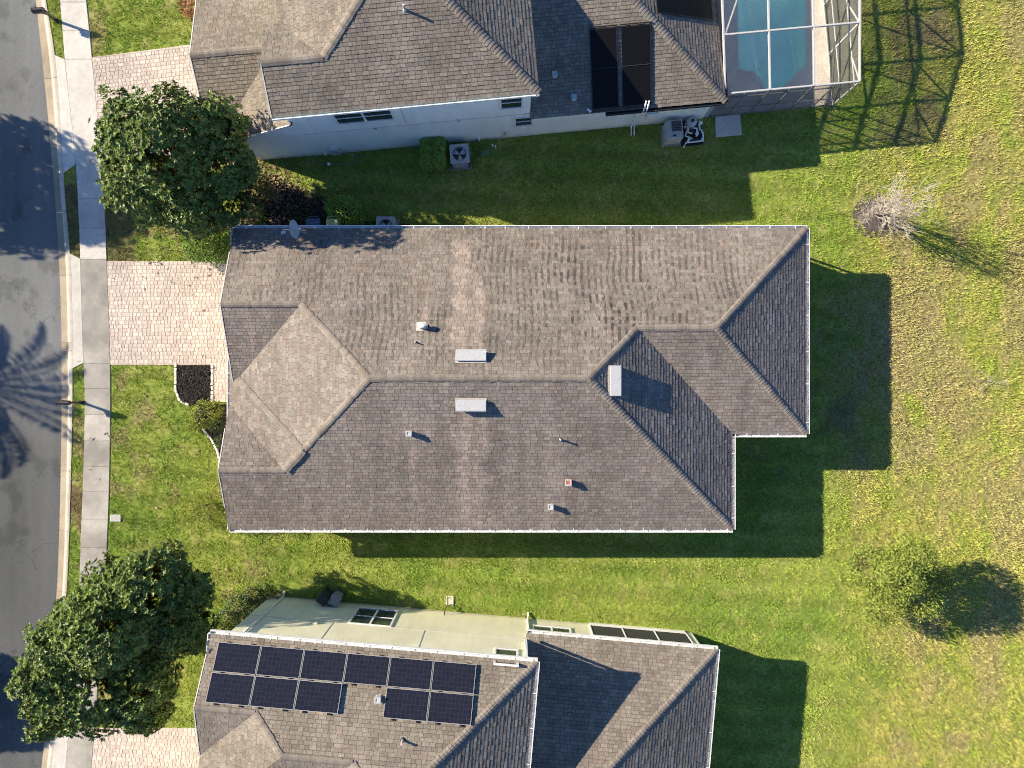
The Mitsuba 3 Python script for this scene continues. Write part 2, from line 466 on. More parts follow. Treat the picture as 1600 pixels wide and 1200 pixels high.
class Roof:
    """Collects the facets of one house and lays shingles, ridge caps and gutters on them."""

    def __init__(self, house, frame, mat_shingle, seed):
        self.house, self.fr, self.mat = house, frame, mat_shingle
        self.rng = np.random.default_rng(seed)
        self.deck, self.pieces, self.caps, self.cap_uv = [], [], [], []
        self.key = None

    def facet(self, pts, zf, course=0.152, lift=None, thick=0.11, raise_=0.0, shingles=True):
        pts = [np.array([x, y, zf(x, y) + raise_]) for x, y in pts]
        V = np.array(pts)
        n = np.array([-(zf(1, 0) - zf(0, 0)), -(zf(0, 1) - zf(0, 0)), 1.0])
        n /= np.linalg.norm(n)
        u = np.cross([0, 0, 1.0], n)
        u /= np.linalg.norm(u)
        v = np.cross(n, u)
        o = V[np.argmin(V[:, 2])]
        UV = np.column_stack([(V - o) @ u, (V - o) @ v])
        poly = Polygon(UV).buffer(0)
        # deck slab
        m = trimesh.creation.extrude_polygon(poly, thick, engine='earcut')
        R = np.eye(4)
        R[:3, 0], R[:3, 1], R[:3, 2], R[:3, 3] = u, v, n, o - n * thick
        m.apply_transform(R)
        self.deck.append(self.fr.mesh(m))
        if not shingles:
            return
        rng = self.rng
        u0, v0, u1, v1 = poly.bounds
        rows = int(np.ceil((v1 - v0) / course)) + 1
        rect, tone = [], []
        for j in range(rows):
            w = rng.choice([0.165, 0.20, 0.24, 0.28, 0.31], size=int((u1 - u0) / 0.2) + 8)
            e = u0 - rng.uniform(0, 0.5) + np.concatenate([[0], np.cumsum(w)])
            e = e[e < u1 + 0.4]
            a, b = e[:-1], e[1:]
            jit = rng.normal(0, 0.0035, len(a)) + rng.normal(0, 0.002)
            rect.append(np.column_stack([a + 0.006, v0 + j * course + jit, b - 0.006, np.full(len(a), v0 + (j + 1) * course - 0.011)]))
        rect = np.vstack(rect)
        boxes = shapely.box(rect[:, 0], rect[:, 1], rect[:, 2], rect[:, 3])
        shapely.prepare(poly)
        hit = shapely.intersects(poly, boxes)
        inside = shapely.covers(poly, boxes)
        N = len(rect)
        r_tone, r_two = rng.random(N), rng.random(N)
        t = 0.0125 + 0.006 * (rng.random(N) < 0.4) + rng.uniform(0, 0.003, N)
        if lift is not None:
            cx = o + np.outer((rect[:, 0] + rect[:, 2]) / 2, u) + np.outer((rect[:, 1] + rect[:, 3]) / 2, v)
            t = t + lift(cx, rng.random(N))

        def put(uvz, faces, k):
            p = o + uvz[:, :1] * u + uvz[:, 1:2] * v + uvz[:, 2:] * n
            p = np.column_stack([p[:, 0] * self.fr.c - p[:, 1] * self.fr.s, p[:, 0] * self.fr.s + p[:, 1] * self.fr.c, p[:, 2]])
            self.pieces.append((p, faces, (r_tone[k], r_two[k])))
        F = np.array([[0, 1, 2], [0, 2, 3], [4, 5, 1], [4, 1, 0], [7, 4, 0], [7, 0, 3], [5, 6, 2], [5, 2, 1]])
        for k in np.nonzero(hit)[0]:
            a, b, c, d = rect[k]
            zt, zb = t[k], 0.0045
            if inside[k]:
                put(np.array([[a, b, zt], [c, b, zt], [c, d, zb], [a, d, zb], [a, b, 0], [c, b, 0], [c, d, 0], [a, d, 0]]), F, k)
                continue
            g = poly.intersection(boxes[k])
            for q in getattr(g, 'geoms', [g]):
                if q.geom_type != 'Polygon' or q.area < 1e-4:
                    continue
                vv, ff = trimesh.creation.triangulate_polygon(q, engine='earcut')
                ff = np.asarray(ff)
                s = np.cross(vv[ff[:, 1]] - vv[ff[:, 0]], vv[ff[:, 2]] - vv[ff[:, 0]])
                ff[s < 0] = ff[s < 0][:, ::-1]
                zz = zb + (zt - zb) * np.clip((d - vv[:, 1]) / (d - b), 0, 1)
                ring = np.array(shapely.geometry.polygon.orient(q).exterior.coords)[:-1]
                zr = zb + (zt - zb) * np.clip((d - ring[:, 1]) / (d - b), 0, 1)
                nv, nr = len(vv), len(ring)
                pts2 = np.vstack([np.column_stack([vv, zz]), np.column_stack([ring, zr]), np.column_stack([ring, zr * 0])])
                i = np.arange(nr)
                i2 = (i + 1) % nr
                side = np.vstack([np.column_stack([nv + nr + i, nv + nr + i2, nv + i2]), np.column_stack([nv + nr + i, nv + i2, nv + i])])
                put(pts2, np.vstack([ff, side]), k)

    def cap_line(self, p, q, drop, w=0.135, step=0.145, thick=0.02, base=0.03):
        """Folded cap shingles from p (low or first) to q; drop = fall per metre sideways."""
        p, q = np.array(p, float), np.array(q, float)
        d = q - p
        L = np.linalg.norm(d)
        d /= L
        s = np.cross(d, [0, 0, 1.0])
        s /= np.linalg.norm(s)
        up = np.cross(s, d)
        n = int(L / step)
        for k in range(n):
            a0, a1 = k * L / n, k * L / n + step * 1.25
            a1 = min(a1, L)
            jit = self.rng.normal(0, 0.006)
            rows = []
            for a, t in ((a0, thick), (a1, 0.004)):
                c = p + d * a + s * jit
                ridge = c + up * (base + t)
                for sg, ww in ((-1, w), (-1, 0.05), (1, 0.05), (1, w)):
                    off = ww + (self.rng.normal(0, 0.005) if ww == w else 0)
                    rows.append(ridge + sg * s * off - np.array([0, 0, drop * off + (0.004 if ww == w else 0)]))
            rows = np.array(rows)
            low = rows[:4] - up * (thick + 0.008)
            v = np.vstack([rows, low])
            f = []
            for i in range(3):
                f += [[i, i + 1, i + 5], [i, i + 5, i + 4]]
                f += [[8 + i, 9 + i, i + 1], [8 + i, i + 1, i]]
            f += [[0, 4, 8], [3, 11, 7]]
            v = np.column_stack([v[:, 0] * self.fr.c - v[:, 1] * self.fr.s, v[:, 0] * self.fr.s + v[:, 1] * self.fr.c, v[:, 2]])
            self.caps.append(trimesh.Trimesh(v, np.array(f), process=False))
            self.cap_uv.append(np.tile([self.rng.random(), self.rng.random()], (len(v), 1)))

    def build(self, n_single=300):
        rk = obj('roof', cat(self.deck), 'roof_deck_dark', self.house)
        self.key = rk
        cam = np.array([0, 0, CAM_H])
        # the shingles that show largest: near the picture's middle, wholly inside the frame
        dist = np.array([np.linalg.norm(p.mean(0) - cam) + (8 if len(f) != 8 else 0) for p, f, _ in self.pieces])
        order = np.argsort(dist)
        for k in order[:n_single]:
            p, f, r = self.pieces[k]
            obj('shingle', (p, f), self.mat, rk, uv=np.tile(r, (len(p), 1)))
        vs, fs, us, at = [], [], [], 0
        for k in order[n_single:]:
            p, f, r = self.pieces[k]
            vs.append(p)
            fs.append(f + at)
            us.append(np.tile(r, (len(p), 1)))
            at += len(p)
        key = obj('shingle_courses', (np.vstack(vs), np.vstack(fs)), self.mat, rk, uv=np.vstack(us))
        labels[key] = {'kind': 'stuff'}
        if self.caps:
            m = cat(self.caps)
            key = obj('ridge_caps', (np.array(m.vertices), np.array(m.faces)), 'roof_cap_tan', rk, uv=np.vstack(self.cap_uv))
            labels[key] = {'kind': 'stuff'}

    def gutter(self, p, q, out, brackets=1.0, m='white_paint'):
        """An open gutter along the eave p-q; out = horizontal unit vector away from the house."""
        p, q, out = np.array(p, float), np.array(q, float), np.array([*out, 0.0])
        dn = np.array([0, 0, -1.0])
        L = np.linalg.norm(q - p)
        d = (q - p) / L
        parts = [bar(p + out * 0.135 + dn * 0.05, q + out * 0.135 + dn * 0.05, 0.016, 0.12),
                 bar(p + out * 0.124 + dn * 0.0 + [0, 0, 0.014], q + out * 0.124 + [0, 0, 0.014], 0.036, 0.014),
                 bar(p + out * 0.06 + dn * 0.105, q + out * 0.06 + dn * 0.105, 0.15, 0.012),
                 bar(p - out * 0.015 + dn * 0.075, q - out * 0.015 + dn * 0.075, 0.02, 0.13)]
        for e in (p, q):
            parts.append(bar(e + dn * 0.05, e + out * 0.14 + dn * 0.05, 0.012, 0.11))
        g = obj('gutter', self.fr.mesh(cat(parts)), m, self.house)
        a = 0.5
        while brackets and a < L - 0.2:
            c = p + d * a
            b = bar(c - out * 0.03 + [0, 0, 0.03], c + out * 0.135 + [0, 0, 0.026], 0.03, 0.012)
            obj('bracket', self.fr.mesh(b), m, g)
            a += brackets * self.rng.uniform(0.85, 1.15)
        return g

    def rake(self, p, q, m='white_paint', w=0.03, h=0.16):
        p, q = np.array(p, float), np.array(q, float)
        obj('rake_board', self.fr.mesh(bar(p - [0, 0, 0.06], q - [0, 0, 0.06], w, h)), m, self.house)


HIP = M / math.sqrt(2)

# ================================================================== SETTING: ground, street, walks
def poly_px(*pts):
    return Polygon(G(pts))


# street line: pixel columns of the asphalt edge, the kerb's back, and the walk's two edges
ASPH = [(-8, -420), (30, -200), (54, 0), (84, 310), (91, 426), (94.2, 536), (94.4, 600), (93, 731), (88, 902), (85.3, 945), (75, 1075), (63, 1200), (30, 1450), (-10, 1650)]
KERB = [(11, -420), (48, -200), (72, 0), (86, 87), (102.5, 315), (111.5, 426), (113.6, 536), (113.6, 600), (110, 784), (105, 915), (100, 970), (86, 1145), (80, 1200), (49, 1450), (10, 1650)]
WALK_L = [(35, -420), (72, -200), (94.3, 0), (102, 93), (119, 257), (122.3, 315), (126, 402), (131, 568), (133.2, 626), (131, 731), (127, 836), (124.5, 915), (120, 980), (108, 1145), (103, 1200), (73, 1450), (35, 1650)]
WALK_R = [(72, -420), (112, -200), (135, 0), (144, 89), (157.5, 236), (163, 315), (167, 405), (172, 536), (173, 626), (171, 757), (167, 862), (164, 915), (159, 980), (148, 1145), (143, 1200), (112, 1450), (74, 1650)]


def smooth_line(pts, n=160):
    from scipy.interpolate import PchipInterpolator
    a = np.array(pts, float)
    y = np.linspace(a[0, 1], a[-1, 1], n)
    return np.column_stack([PchipInterpolator(a[:, 1], a[:, 0])(y), y])


ASPH, KERB, WALK_L, WALK_R = map(smooth_line, (ASPH, KERB, WALK_L, WALK_R))


def x_at(line, y):
    return np.interp(y, line[:, 1], line[:, 0])


def band(left, right, y0, y1, n=14):
    ys = np.linspace(y0, y1, n)
    return Polygon(G([(x_at(left, y), y) for y in ys] + [(x_at(right, y), y) for y in ys[::-1]]))


Y_TOP, Y_BOT = -420, 1650
kerb_w = np.array(G(KERB))
asph_w = np.array(G(ASPH))
far = 260.0
road_poly = Polygon([(-36, far), (asph_w[0, 0], far)] + [tuple(p) for p in asph_w] + [(asph_w[-1, 0], -far), (-36, -far)])
corridor = Polygon([(-36, far), (kerb_w[0, 0], far)] + [tuple(p) for p in kerb_w] + [(kerb_w[-1, 0], -far), (-36, -far)])

# footprints and paved areas
house_main = Polygon([(-11.9, -6.0), (9.35, -6.0), (9.35, -1.85), (12.6, -1.85), (12.6, 6.45), (-11.9, 6.45)])
house_north = Polygon(FN.poly([(-11.9, 12.3), (-11.0, 12.3), (-11.0, 11.77), (10.2, 11.77), (10.2, 21.2), (-11.9, 21.2)]))
house_south = Polygon(FS.poly([(-10.6, -11.1), (9.6, -11.1), (9.6, -21), (-10.6, -21)]))
drive_main = poly_px((167.2, 408), (364, 409), (364, 436), (330, 560), (340, 570), (335, 632), (357, 632), (357, 560), (420, 560), (420, 409)).intersection(sbox(-30, -2, -11.85, 10))
drive_main = Polygon(G([(167.2, 408), (400, 408), (400, 628), (334, 628), (333, 570), (172.4, 570), (171, 500)])).difference(house_main)
drive_north = Polygon(G([(144.3, 90), (300, 70), (420, 62), (420, 240), (157.7, 246)])).difference(house_north)
drive_south = Polygon(G([(149, 1137), (420, 1137), (420, 1420), (120, 1420), (143, 1200)])).difference(house_south)
bed_a = poly_px((276, 571), (333, 571), (333, 628), (345, 634), (318, 640), (300, 632), (283, 628), (276, 610))
bed_b = poly_px((316, 634), (420, 628), (420, 735), (346, 733), (335, 700), (318, 672), (300, 650)).difference(house_main)
bed_c = poly_px((396, 262), (560, 330), (570, 345), (640, 350), (660, 420), (420, 420), (378, 400), (376, 330)).difference(house_main).difference(house_north)
pad_ac = poly_px((700, 222), (736, 219), (739, 262), (704, 264))
slab = poly_px((1117, 183), (1156, 179), (1159, 211), (1118, 215))
equip_pad = poly_px((1036, 190), (1097, 184), (1100, 226), (1040, 222))
cage_poly = Polygon(FN.poly([(10.2, 11.87), (16.5, 11.87), (16.5, 24), (10.2, 24)]))
walk_poly = band(WALK_L, WALK_R, Y_TOP, Y_BOT, 80)
apron_main = Polygon(G([(109.5, 399), (126.2, 405), (131.2, 566), (113.8, 574)] + []))
apron_main = unary_union([band(KERB, WALK_L, 404, 567), Polygon(G([(x_at(KERB, 396), 396), (x_at(WALK_L, 404), 404), (x_at(KERB, 404), 404)])), Polygon(G([(x_at(KERB, 567), 567), (x_at(WALK_L, 567), 567), (x_at(KERB, 576), 576)]))])
apron_north = unary_union([band(KERB, WALK_L, 93, 257), Polygon(G([(x_at(KERB, 86), 86), (x_at(WALK_L, 93), 93), (x_at(KERB, 93), 93)])), Polygon(G([(x_at(KERB, 257), 257), (x_at(WALK_L, 257), 257), (x_at(KERB, 271), 271)]))])
apron_south = unary_union([band(KERB, WALK_L, 1130, 1300)])
drive_main = drive_main.difference(walk_poly.buffer(0.01))
drive_north = drive_north.difference(walk_poly.buffer(0.01))
drive_south = drive_south.difference(walk_poly.buffer(0.01))

# pool shape (pixel outline on the deck), rounded
pool_poly = Polygon(G([(1147, -120), (1149, 104), (1153, 112), (1164, 115), (1175, 116), (1184, 126), (1192, 142), (1203, 147), (1216, 145), (1229, 137), (1243, 124), (1250, 114), (1264, 109), (1262, -120)])).buffer(-0.25).buffer(0.25)
deck_poly = cage_poly.difference(pool_poly)

# ground
ground_poly = sbox(-far, -far, far, far).difference(corridor).difference(pool_poly.buffer(0.05))
obj('ground', sheet(ground_poly, 0.0), 'lawn_soil', kind='structure')
obj('street', sheet(road_poly, -0.10), 'asphalt', kind='structure')
obj('far_verge', sheet(sbox(-44, -far, -36, far), -0.06, 0.1), 'concrete_walk', kind='structure')

# kerb: gutter pan and rolled top, in segments with joints
labels['kerb'] = {'kind': 'structure'}
joints = [-330, -230, -110, 20, 122, 228, 331, 430, 535, 548, 640, 736, 830, 925, 1020, 1110, 1215, 1320, 1430]
prof = [(0.0, -0.14), (0.0, -0.092), (0.30, -0.075), (0.52, -0.062), (0.60, -0.035), (0.72, 0.018), (0.86, 0.03), (1.0, 0.028), (1.0, -0.14)]


def kerb_piece(y0, y1, lo, hi):
    ys = np.linspace(y0 + 0.35, y1 - 0.35, 7)
    rows = []
    for y in ys:
        a, b = P(x_at(ASPH, y), y), P(x_at(KERB, y), y)
        for s, z in prof[lo:hi]:
            rows.append([*(a + (b - a) * s)[:2], z])
    n = hi - lo
    rows = np.array(rows)
    f = []
    for i in range(len(ys) - 1):
        for j in range(n - 1):
            q = i * n + j
            f += [[q, q + n, q + n + 1], [q, q + n + 1, q + 1]]
    e = len(rows) - n
    for j in range(1, n - 1):
        f += [[0, j, j + 1], [e, e + j + 1, e + j]]
    return trimesh.Trimesh(rows, np.array(f), process=False)


for y0, y1 in zip(joints[:-1], joints[1:]):
    for nm, lo, hi, mm in (('gutter_pan', 0, 5, 'concrete_gutter'), ('kerb_stone', 4, 9, 'concrete_kerb')):
        m = kerb_piece(y0, y1, lo, hi)
        obj(nm, (np.array(m.vertices), np.array(m.faces)), mm, 'kerb', uv=np.tile(RNG.random(2), (len(m.vertices), 1)))

# pavement slabs
labels['sidewalk'] = {'kind': 'structure'}
wj = [-330, -230, -170, -110, -40, 4, 48, 93, 257, 311, 357, 405, 568, 607, 648, 689, 729, 768, 811, 856, 898, 940, 985, 1030, 1080, 1128, 1300, 1360, 1430]


def slab_mesh(poly, z, thick=0.12, cham=0.012):
    inner = poly.buffer(-cham)
    if inner.is_empty or inner.geom_type != 'Polygon':
        return sheet(poly, z, thick)
    a = sheet(poly, z - cham * 0.8, thick)
    b = sheet(inner, z)
    ro, ri = np.array(shapely.geometry.polygon.orient(poly.simplify(0.001)).exterior.coords)[:-1], None
    rim = []
    ring = np.array(shapely.geometry.polygon.orient(inner).exterior.coords)[:-1]
    n = len(ring)
    from shapely import affinity
    outer = np.array([np.array(poly.exterior.interpolate(poly.exterior.project(Point(*c))).coords[0]) for c in ring])
    v = np.vstack([np.column_stack([ring, np.full(n, z)]), np.column_stack([outer, np.full(n, z - cham * 0.8)])])
    i = np.arange(n)
    j = (i + 1) % n
    f = np.vstack([np.column_stack([n + i, n + j, j]), np.column_stack([n + i, j, i])])
    return cat([a, b, trimesh.Trimesh(v, f, process=False)])


for y0, y1 in zip(wj[:-1], wj[1:]):
    pg = band(WALK_L, WALK_R, y0 + 0.17, y1 - 0.17, 5)
    pale = 'concrete_pale' if (y0 < 405) else 'concrete_walk'
    m = slab_mesh(pg, 0.035)
    obj('slab', m, pale, 'sidewalk', uv=np.tile(RNG.random(2), (len(m.vertices), 1)))
for ap in (apron_main, apron_north, apron_south):
    m = sheet(ap.buffer(-0.012), 0.033, 0.1)
    obj('apron', m, 'concrete_pale', 'sidewalk', uv=np.tile(RNG.random(2), (len(m.vertices), 1)))

# paver driveways
def paver_drive(poly, deg, seed, n_single=300):
    rng = np.random.default_rng(seed)
    key = numbered('driveway')
    scene[key] = mikit.ply(sheet(poly, 0.022), 'joint_sand')
    labels[key] = {'kind': 'structure'}
    fr = Frame(deg)
    loc = Polygon([fr.l([*c, 0])[:2] for c in poly.exterior.coords])
    x0, y0, x1, y1 = loc.bounds
    row = 0.188
    shapely.prepare(loc)
    items = []
    for j in range(int((y1 - y0) / row) + 1):
        x = x0 - rng.uniform(0, 0.3)
        while x < x1:
            w = rng.choice([0.15, 0.20, 0.20, 0.28])
            items.append((x, y0 + j * row, x + w, y0 + (j + 1) * row))
            x += w
    cam = np.array([0, 0, CAM_H])
    out = []
    F = []
    for i in range(4):
        k = (i + 1) % 4
        F += [[4 + i, 4 + k, k], [4 + i, k, i]]
    F = np.array([[0, 1, 2], [0, 2, 3]] + F)
    for a, b, c, d in items:
        bb = sbox(a + 0.006, b + 0.006, c - 0.006, d - 0.006)
        if not loc.intersects(bb):
            continue
        g = bb if loc.covers(bb) else bb.intersection(loc)
        if g.geom_type != 'Polygon' or g.area < 0.004:
            continue
        z = 0.034 + rng.normal(0, 0.002)
        uv = (rng.random(), rng.random())
        if g is bb:
            e, h = 0.008, z - 0.008
            q = np.array([[a + .006 + e, b + .006 + e, z], [c - .006 - e, b + .006 + e, z], [c - .006 - e, d - .006 - e, z], [a + .006 + e, d - .006 - e, z],
                          [a + .006, b + .006, 0], [c - .006, b + .006, 0], [c - .006, d - .006, 0], [a + .006, d - .006, 0]])
            f = F
        else:
            m = sheet(g, z, z)
            q, f = np.array(m.vertices), np.array(m.faces)
        q = np.column_stack([q[:, 0] * fr.c - q[:, 1] * fr.s, q[:, 0] * fr.s + q[:, 1] * fr.c, q[:, 2]])
        out.append((q, f, uv))
    order = np.argsort([np.linalg.norm(q.mean(0) - cam) for q, _, _ in out])
    for k in order[:n_single]:
        q, f, uv = out[k]
        obj('paver', (q, f), 'paver_blush', key, uv=np.tile(uv, (len(q), 1)))
    rest = order[n_single:]
    if len(rest):
        vs, fs, us, at = [], [], [], 0
        for k in rest:
            q, f, uv = out[k]
            vs.append(q); fs.append(f + at); us.append(np.tile(uv, (len(q), 1)))
            at += len(q)
        k2 = obj('paver_field', (np.vstack(vs), np.vstack(fs)), 'paver_blush', key, uv=np.vstack(us))
        labels[k2] = {'kind': 'stuff'}


paver_drive(drive_main, 0.5, 21)
paver_drive(drive_north, 6.5, 22)
paver_drive(drive_south.intersection(sbox(-30, -21, -8, 0)), -2.0, 23)

# planting beds: mulch chips over soil, edged with pale stones
def mulch_bed(poly, n, seed, name='mulch_bed', litter=False):
    rng = np.random.default_rng(seed)
    key = numbered(name)
    m = sheet(poly, 0.012)
    scene[key] = mikit.ply((np.array(m.vertices), np.array(m.faces)), 'mulch', uv=np.tile([0.1, 0.5], (len(m.vertices), 1)))
    labels[key] = {'kind': 'structure'}
    x0, y0, x1, y1 = poly.bounds
    p = rng.uniform([x0, y0], [x1, y1], (n, 2))
    p = p[shapely.contains_xy(poly, p[:, 0], p[:, 1])]
    k = chips(p, rng, 0.03, 0.12, 0.03)
    kk = obj('bark_chips', (k[0], k[1]), 'brown_litter' if litter else 'mulch', key, uv=k[2])
    labels[kk] = {'kind': 'stuff'}
    return key


def chips(p, rng, w, l, h):
    n = len(p)
    a = rng.uniform(0, 2 * np.pi, n)
    L, W = rng.uniform(0.3, 1, n) * l / 2, rng.uniform(0.4, 1, n) * w / 2
    d, s = np.column_stack([np.cos(a), np.sin(a)]), np.column_stack([-np.sin(a), np.cos(a)])
    z = rng.uniform(0.02, 0.02 + h, n)
    t = rng.uniform(-0.03, 0.03, (n, 4))
    v = np.zeros((n, 4, 3))
    for i, (sd, ss) in enumerate(((-1, -1), (1, -1), (1, 1), (-1, 1))):
        v[:, i, :2] = p + d * L[:, None] * sd + s * W[:, None] * ss
        v[:, i, 2] = np.maximum(z + t[:, i], 0.013)
    f = (np.arange(n)[:, None, None] * 4 + np.array([[0, 1, 2], [0, 2, 3]])[None]).reshape(-1, 3)
    return v.reshape(-1, 3), f, np.repeat(rng.random((n, 2)), 4, 0)


def edging(line_px, key, seed, step=0.2):
    rng = np.random.default_rng(seed)
    ls = LineString(G(line_px))
    a = 0.0
    while a < ls.length:
        c = np.array(ls.interpolate(a).coords[0])
        e = np.array(ls.interpolate(a + 0.05).coords[0]) - c
        m = rbx(-step * 0.46, step * 0.46, -rng.uniform(0.045, 0.06), rng.uniform(0.045, 0.06), -0.03, rng.uniform(0.035, 0.055), 0.015)
        m.apply_transform(trimesh.transformations.rotation_matrix(math.atan2(e[1], e[0]) + rng.normal(0, 0.08), [0, 0, 1]))
        m.apply_translation([c[0], c[1], 0.03])
        obj('edging_stone', m, 'pebble_white', key)
        a += step * rng.uniform(0.9, 1.15)


k = mulch_bed(bed_a, 2600, 31)
edging([(275, 571), (275, 610), (282, 627), (298, 634)], k, 32)
edging([(332, 573), (332, 628)], k, 33)
k = mulch_bed(bed_b, 1500, 34)
edging([(318, 671), (330, 685), (340, 704), (345, 728)], k, 35)
k = mulch_bed(bed_c, 4200, 36, litter=True)

# pool deck, pool
obj('pool_deck', sheet(deck_poly, 0.03, 0.08), 'deck_cream', kind='structure', uv=None)

# ================================================================== HOUSES
def wall_prism(frame, poly, h):
    return frame.mesh(sheet(poly, h, h))


def window(house, frame, x0, x1, z0, z1, ly, face, cols=1, rows=2, name='window', fm='white_paint', fw=0.085, recess=0.0, label=None):
    """A window in the wall y = ly; face = -1 looks towards -y, +1 towards +y. Panes are parts of the window."""
    o = face
    def bb(a, b, c, d, d0, d1):
        return bx(a, b, ly + o * d0, ly + o * d1, c, d)
    fr = [bb(x0 - fw, x1 + fw, z1, z1 + fw, -0.02, 0.045), bb(x0 - fw, x1 + fw, z0 - fw, z0, -0.02, 0.055), bb(x0 - fw, x0, z0, z1, -0.02, 0.045), bb(x1, x1 + fw, z0, z1, -0.02, 0.045)]
    cw = (x1 - x0) / cols
    for c in range(1, cols):
        fr.append(bb(x0 + c * cw - 0.045, x0 + c * cw + 0.045, z0, z1, -0.02, 0.042))
    rh = (z1 - z0) / rows
    for r in range(1, rows):
        fr.append(bb(x0, x1, z0 + r * rh - 0.02, z0 + r * rh + 0.02, -0.02, 0.036))
    w = obj(name, frame.mesh(cat(fr)), fm, house)
    for c in range(cols):
        for r in range(rows):
            g = bb(x0 + c * cw + 0.005, x0 + (c + 1) * cw - 0.005, z0 + r * rh + 0.005, z0 + (r + 1) * rh - 0.005, -0.02, 0.012 if r else 0.018)
            obj('pane', frame.mesh(g), 'glass_dark', w)
    return w


def vent_box(house_roof_key, frame, zf, x, y, along, w=1.22, d=0.42, name='ridge_vent', parent=None):
    """Sheet-metal off-ridge vent: flashing flange, low side walls, hood with a sloped lid."""
    base = np.array([x, y, zf(x, y)])
    n = np.array([-(zf(1, 0) - zf(0, 0)), -(zf(0, 1) - zf(0, 0)), 1.0])
    n /= np.linalg.norm(n)
    u = np.cross([0, 0, 1.0], n)
    u /= np.linalg.norm(u)
    v = np.cross(n, u)
    fl = bx(-w / 2 - 0.03, w / 2 + 0.03, -d / 2 - 0.04, d / 2 + 0.05, 0.016, 0.028)
    prof = Polygon([(-d / 2, 0.03), (d / 2 - 0.06, 0.03), (d / 2, 0.1), (d / 2, 0.13), (-d / 2 + 0.03, 0.27), (-d / 2, 0.26)])
    hood = trimesh.creation.extrude_polygon(prof, w, engine='earcut')
    hood.apply_transform(np.array([[0, 0, 1, -w / 2], [1, 0, 0, 0], [0, 1, 0, 0], [0, 0, 0, 1.0]]))
    lid = bx(-w / 2 - 0.012, w / 2 + 0.012, -d / 2 - 0.012, -d / 2 + 0.02, 0.20, 0.275)
    seam = [bx(-w / 2 + 0.003, -w / 2 + 0.02, -d / 2 + 0.03, d / 2 - 0.01, 0.12, 0.135)]
    R = np.eye(4)
    R[:3, 0], R[:3, 1], R[:3, 2], R[:3, 3] = u, v, n, base
    for m in (fl, hood, lid):
        m.apply_transform(R)
    k = obj(name, frame.mesh(cat([hood, lid])), 'vent_white', parent)
    obj('flashing', frame.mesh(fl), 'pipe_grey', k)


def small_vent(frame, zf, x, y, parent, m='vent_white', s=0.2, h=0.26, hole=None):
    z = zf(x, y)
    parts = [rbx(x - s / 2, x + s / 2, y - s / 2, y + s / 2, z - 0.1, z + h, 0.02)]
    k = obj('square_vent', frame.mesh(cat(parts)), m, parent)
    cap = cat([bx(x - s / 2 - 0.02, x + s / 2 + 0.02, y - s / 2 - 0.02, y - s / 2 + 0.03, z + h, z + h + 0.02), bx(x - s / 2 - 0.02, x + s / 2 + 0.02, y + s / 2 - 0.03, y + s / 2 + 0.02, z + h, z + h + 0.02),
               bx(x - s / 2 - 0.02, x - s / 2 + 0.03, y - s / 2 + 0.03, y + s / 2 - 0.03, z + h, z + h + 0.02), bx(x + s / 2 - 0.03, x + s / 2 + 0.02, y - s / 2 + 0.03, y + s / 2 - 0.03, z + h, z + h + 0.02)])
    obj('vent_rim', frame.mesh(cap), 'vent_white' if hole is None else hole, k)


def pipe_vent(frame, zf, x, y, parent, r=0.045, h=0.3, m='pipe_grey'):
    z = zf(x, y)
    body = tube([[x, y, z - 0.1], [x, y, z + h]], r, 10)
    k = obj('vent_pipe', frame.mesh(body), m, parent, smooth=40)
    obj('pipe_boot', frame.mesh(cyl([x, y, z - 0.05], r * 2.4, 0.12, 12, r * 1.3)), 'dark_rubber' if m == 'pipe_grey' else 'vent_white', k)


# ---------------------------------------------------------------- the middle house
EH = 2.72
h1 = thing('house', 'middle single-storey house filling the centre, brown shingle hip roof with three white vents', 'house')
zN = lambda x, y: EH + M * (6.86 - y)
zS = lambda x, y: EH + M * (y + 6.40)
zW = lambda x, y: EH + M * (x + 12.38)
zE = lambda x, y: EH + M * (9.71 - x)
zS2 = lambda x, y: EH + M * (y + 2.20)
zE2 = lambda x, y: EH + M * (12.98 - x)
zGS = lambda x, y: 4.178 - M * (3.36 - y)
zSG = lambda x, y: 3.858 - M * (y + 3.67)
r1 = Roof(h1, F0, 'roof_shingle_brown', 41)


def lift_north(c, r):
    a = np.clip(meshkit.fbm(np.column_stack([c[:, 0] * 0.55, c[:, 1] * 0.55, np.zeros(len(c))]), 3, 4) * 3.2 - 1.25, 0, 1)
    return a * (r < 0.45) * 0.014 + (r > 0.93) * 0.012


def lift_south(c, r):
    return (r > 0.95) * 0.008


def lift_gable(c, r):
    return (r < 0.35) * 0.018


r1.facet([(-12.25, 6.86), (12.98, 6.86), (8.45, 2.33), (5.18, 2.33), (3.08, 0.23), (-5.75, 0.23), (-8.88, 3.36), (-12.25, 3.36)], zN, lift=lift_north)
r1.facet([(-12.25, 3.36), (-8.88, 3.36), (-12.25, -0.01)], zGS)
r1.facet([(-8.88, 3.36), (-5.75, 0.23), (-8.75, -2.77), (-12.0, 0.24)], zW)
r1.facet([(-12.42, 1.0), (-12.27, 1.0), (-12.27, 0.1), (-12.0, 0.24), (-8.75, -2.77), (-9.65, -3.67), (-12.42, -0.90)], zW, raise_=0.07)
r1.facet([(-12.47, -3.67), (-9.65, -3.67), (-12.38, -0.94), (-12.47, -0.94)], zSG, lift=lift_gable)
r1.facet([(-12.5, -6.40), (9.71, -6.40), (3.08, 0.23), (-5.75, 0.23), (-9.65, -3.67), (-12.47, -3.67)], zS, lift=lift_south)
r1.facet([(9.71, -6.40), (9.71, -2.20), (5.18, 2.33), (3.08, 0.23)], zE)
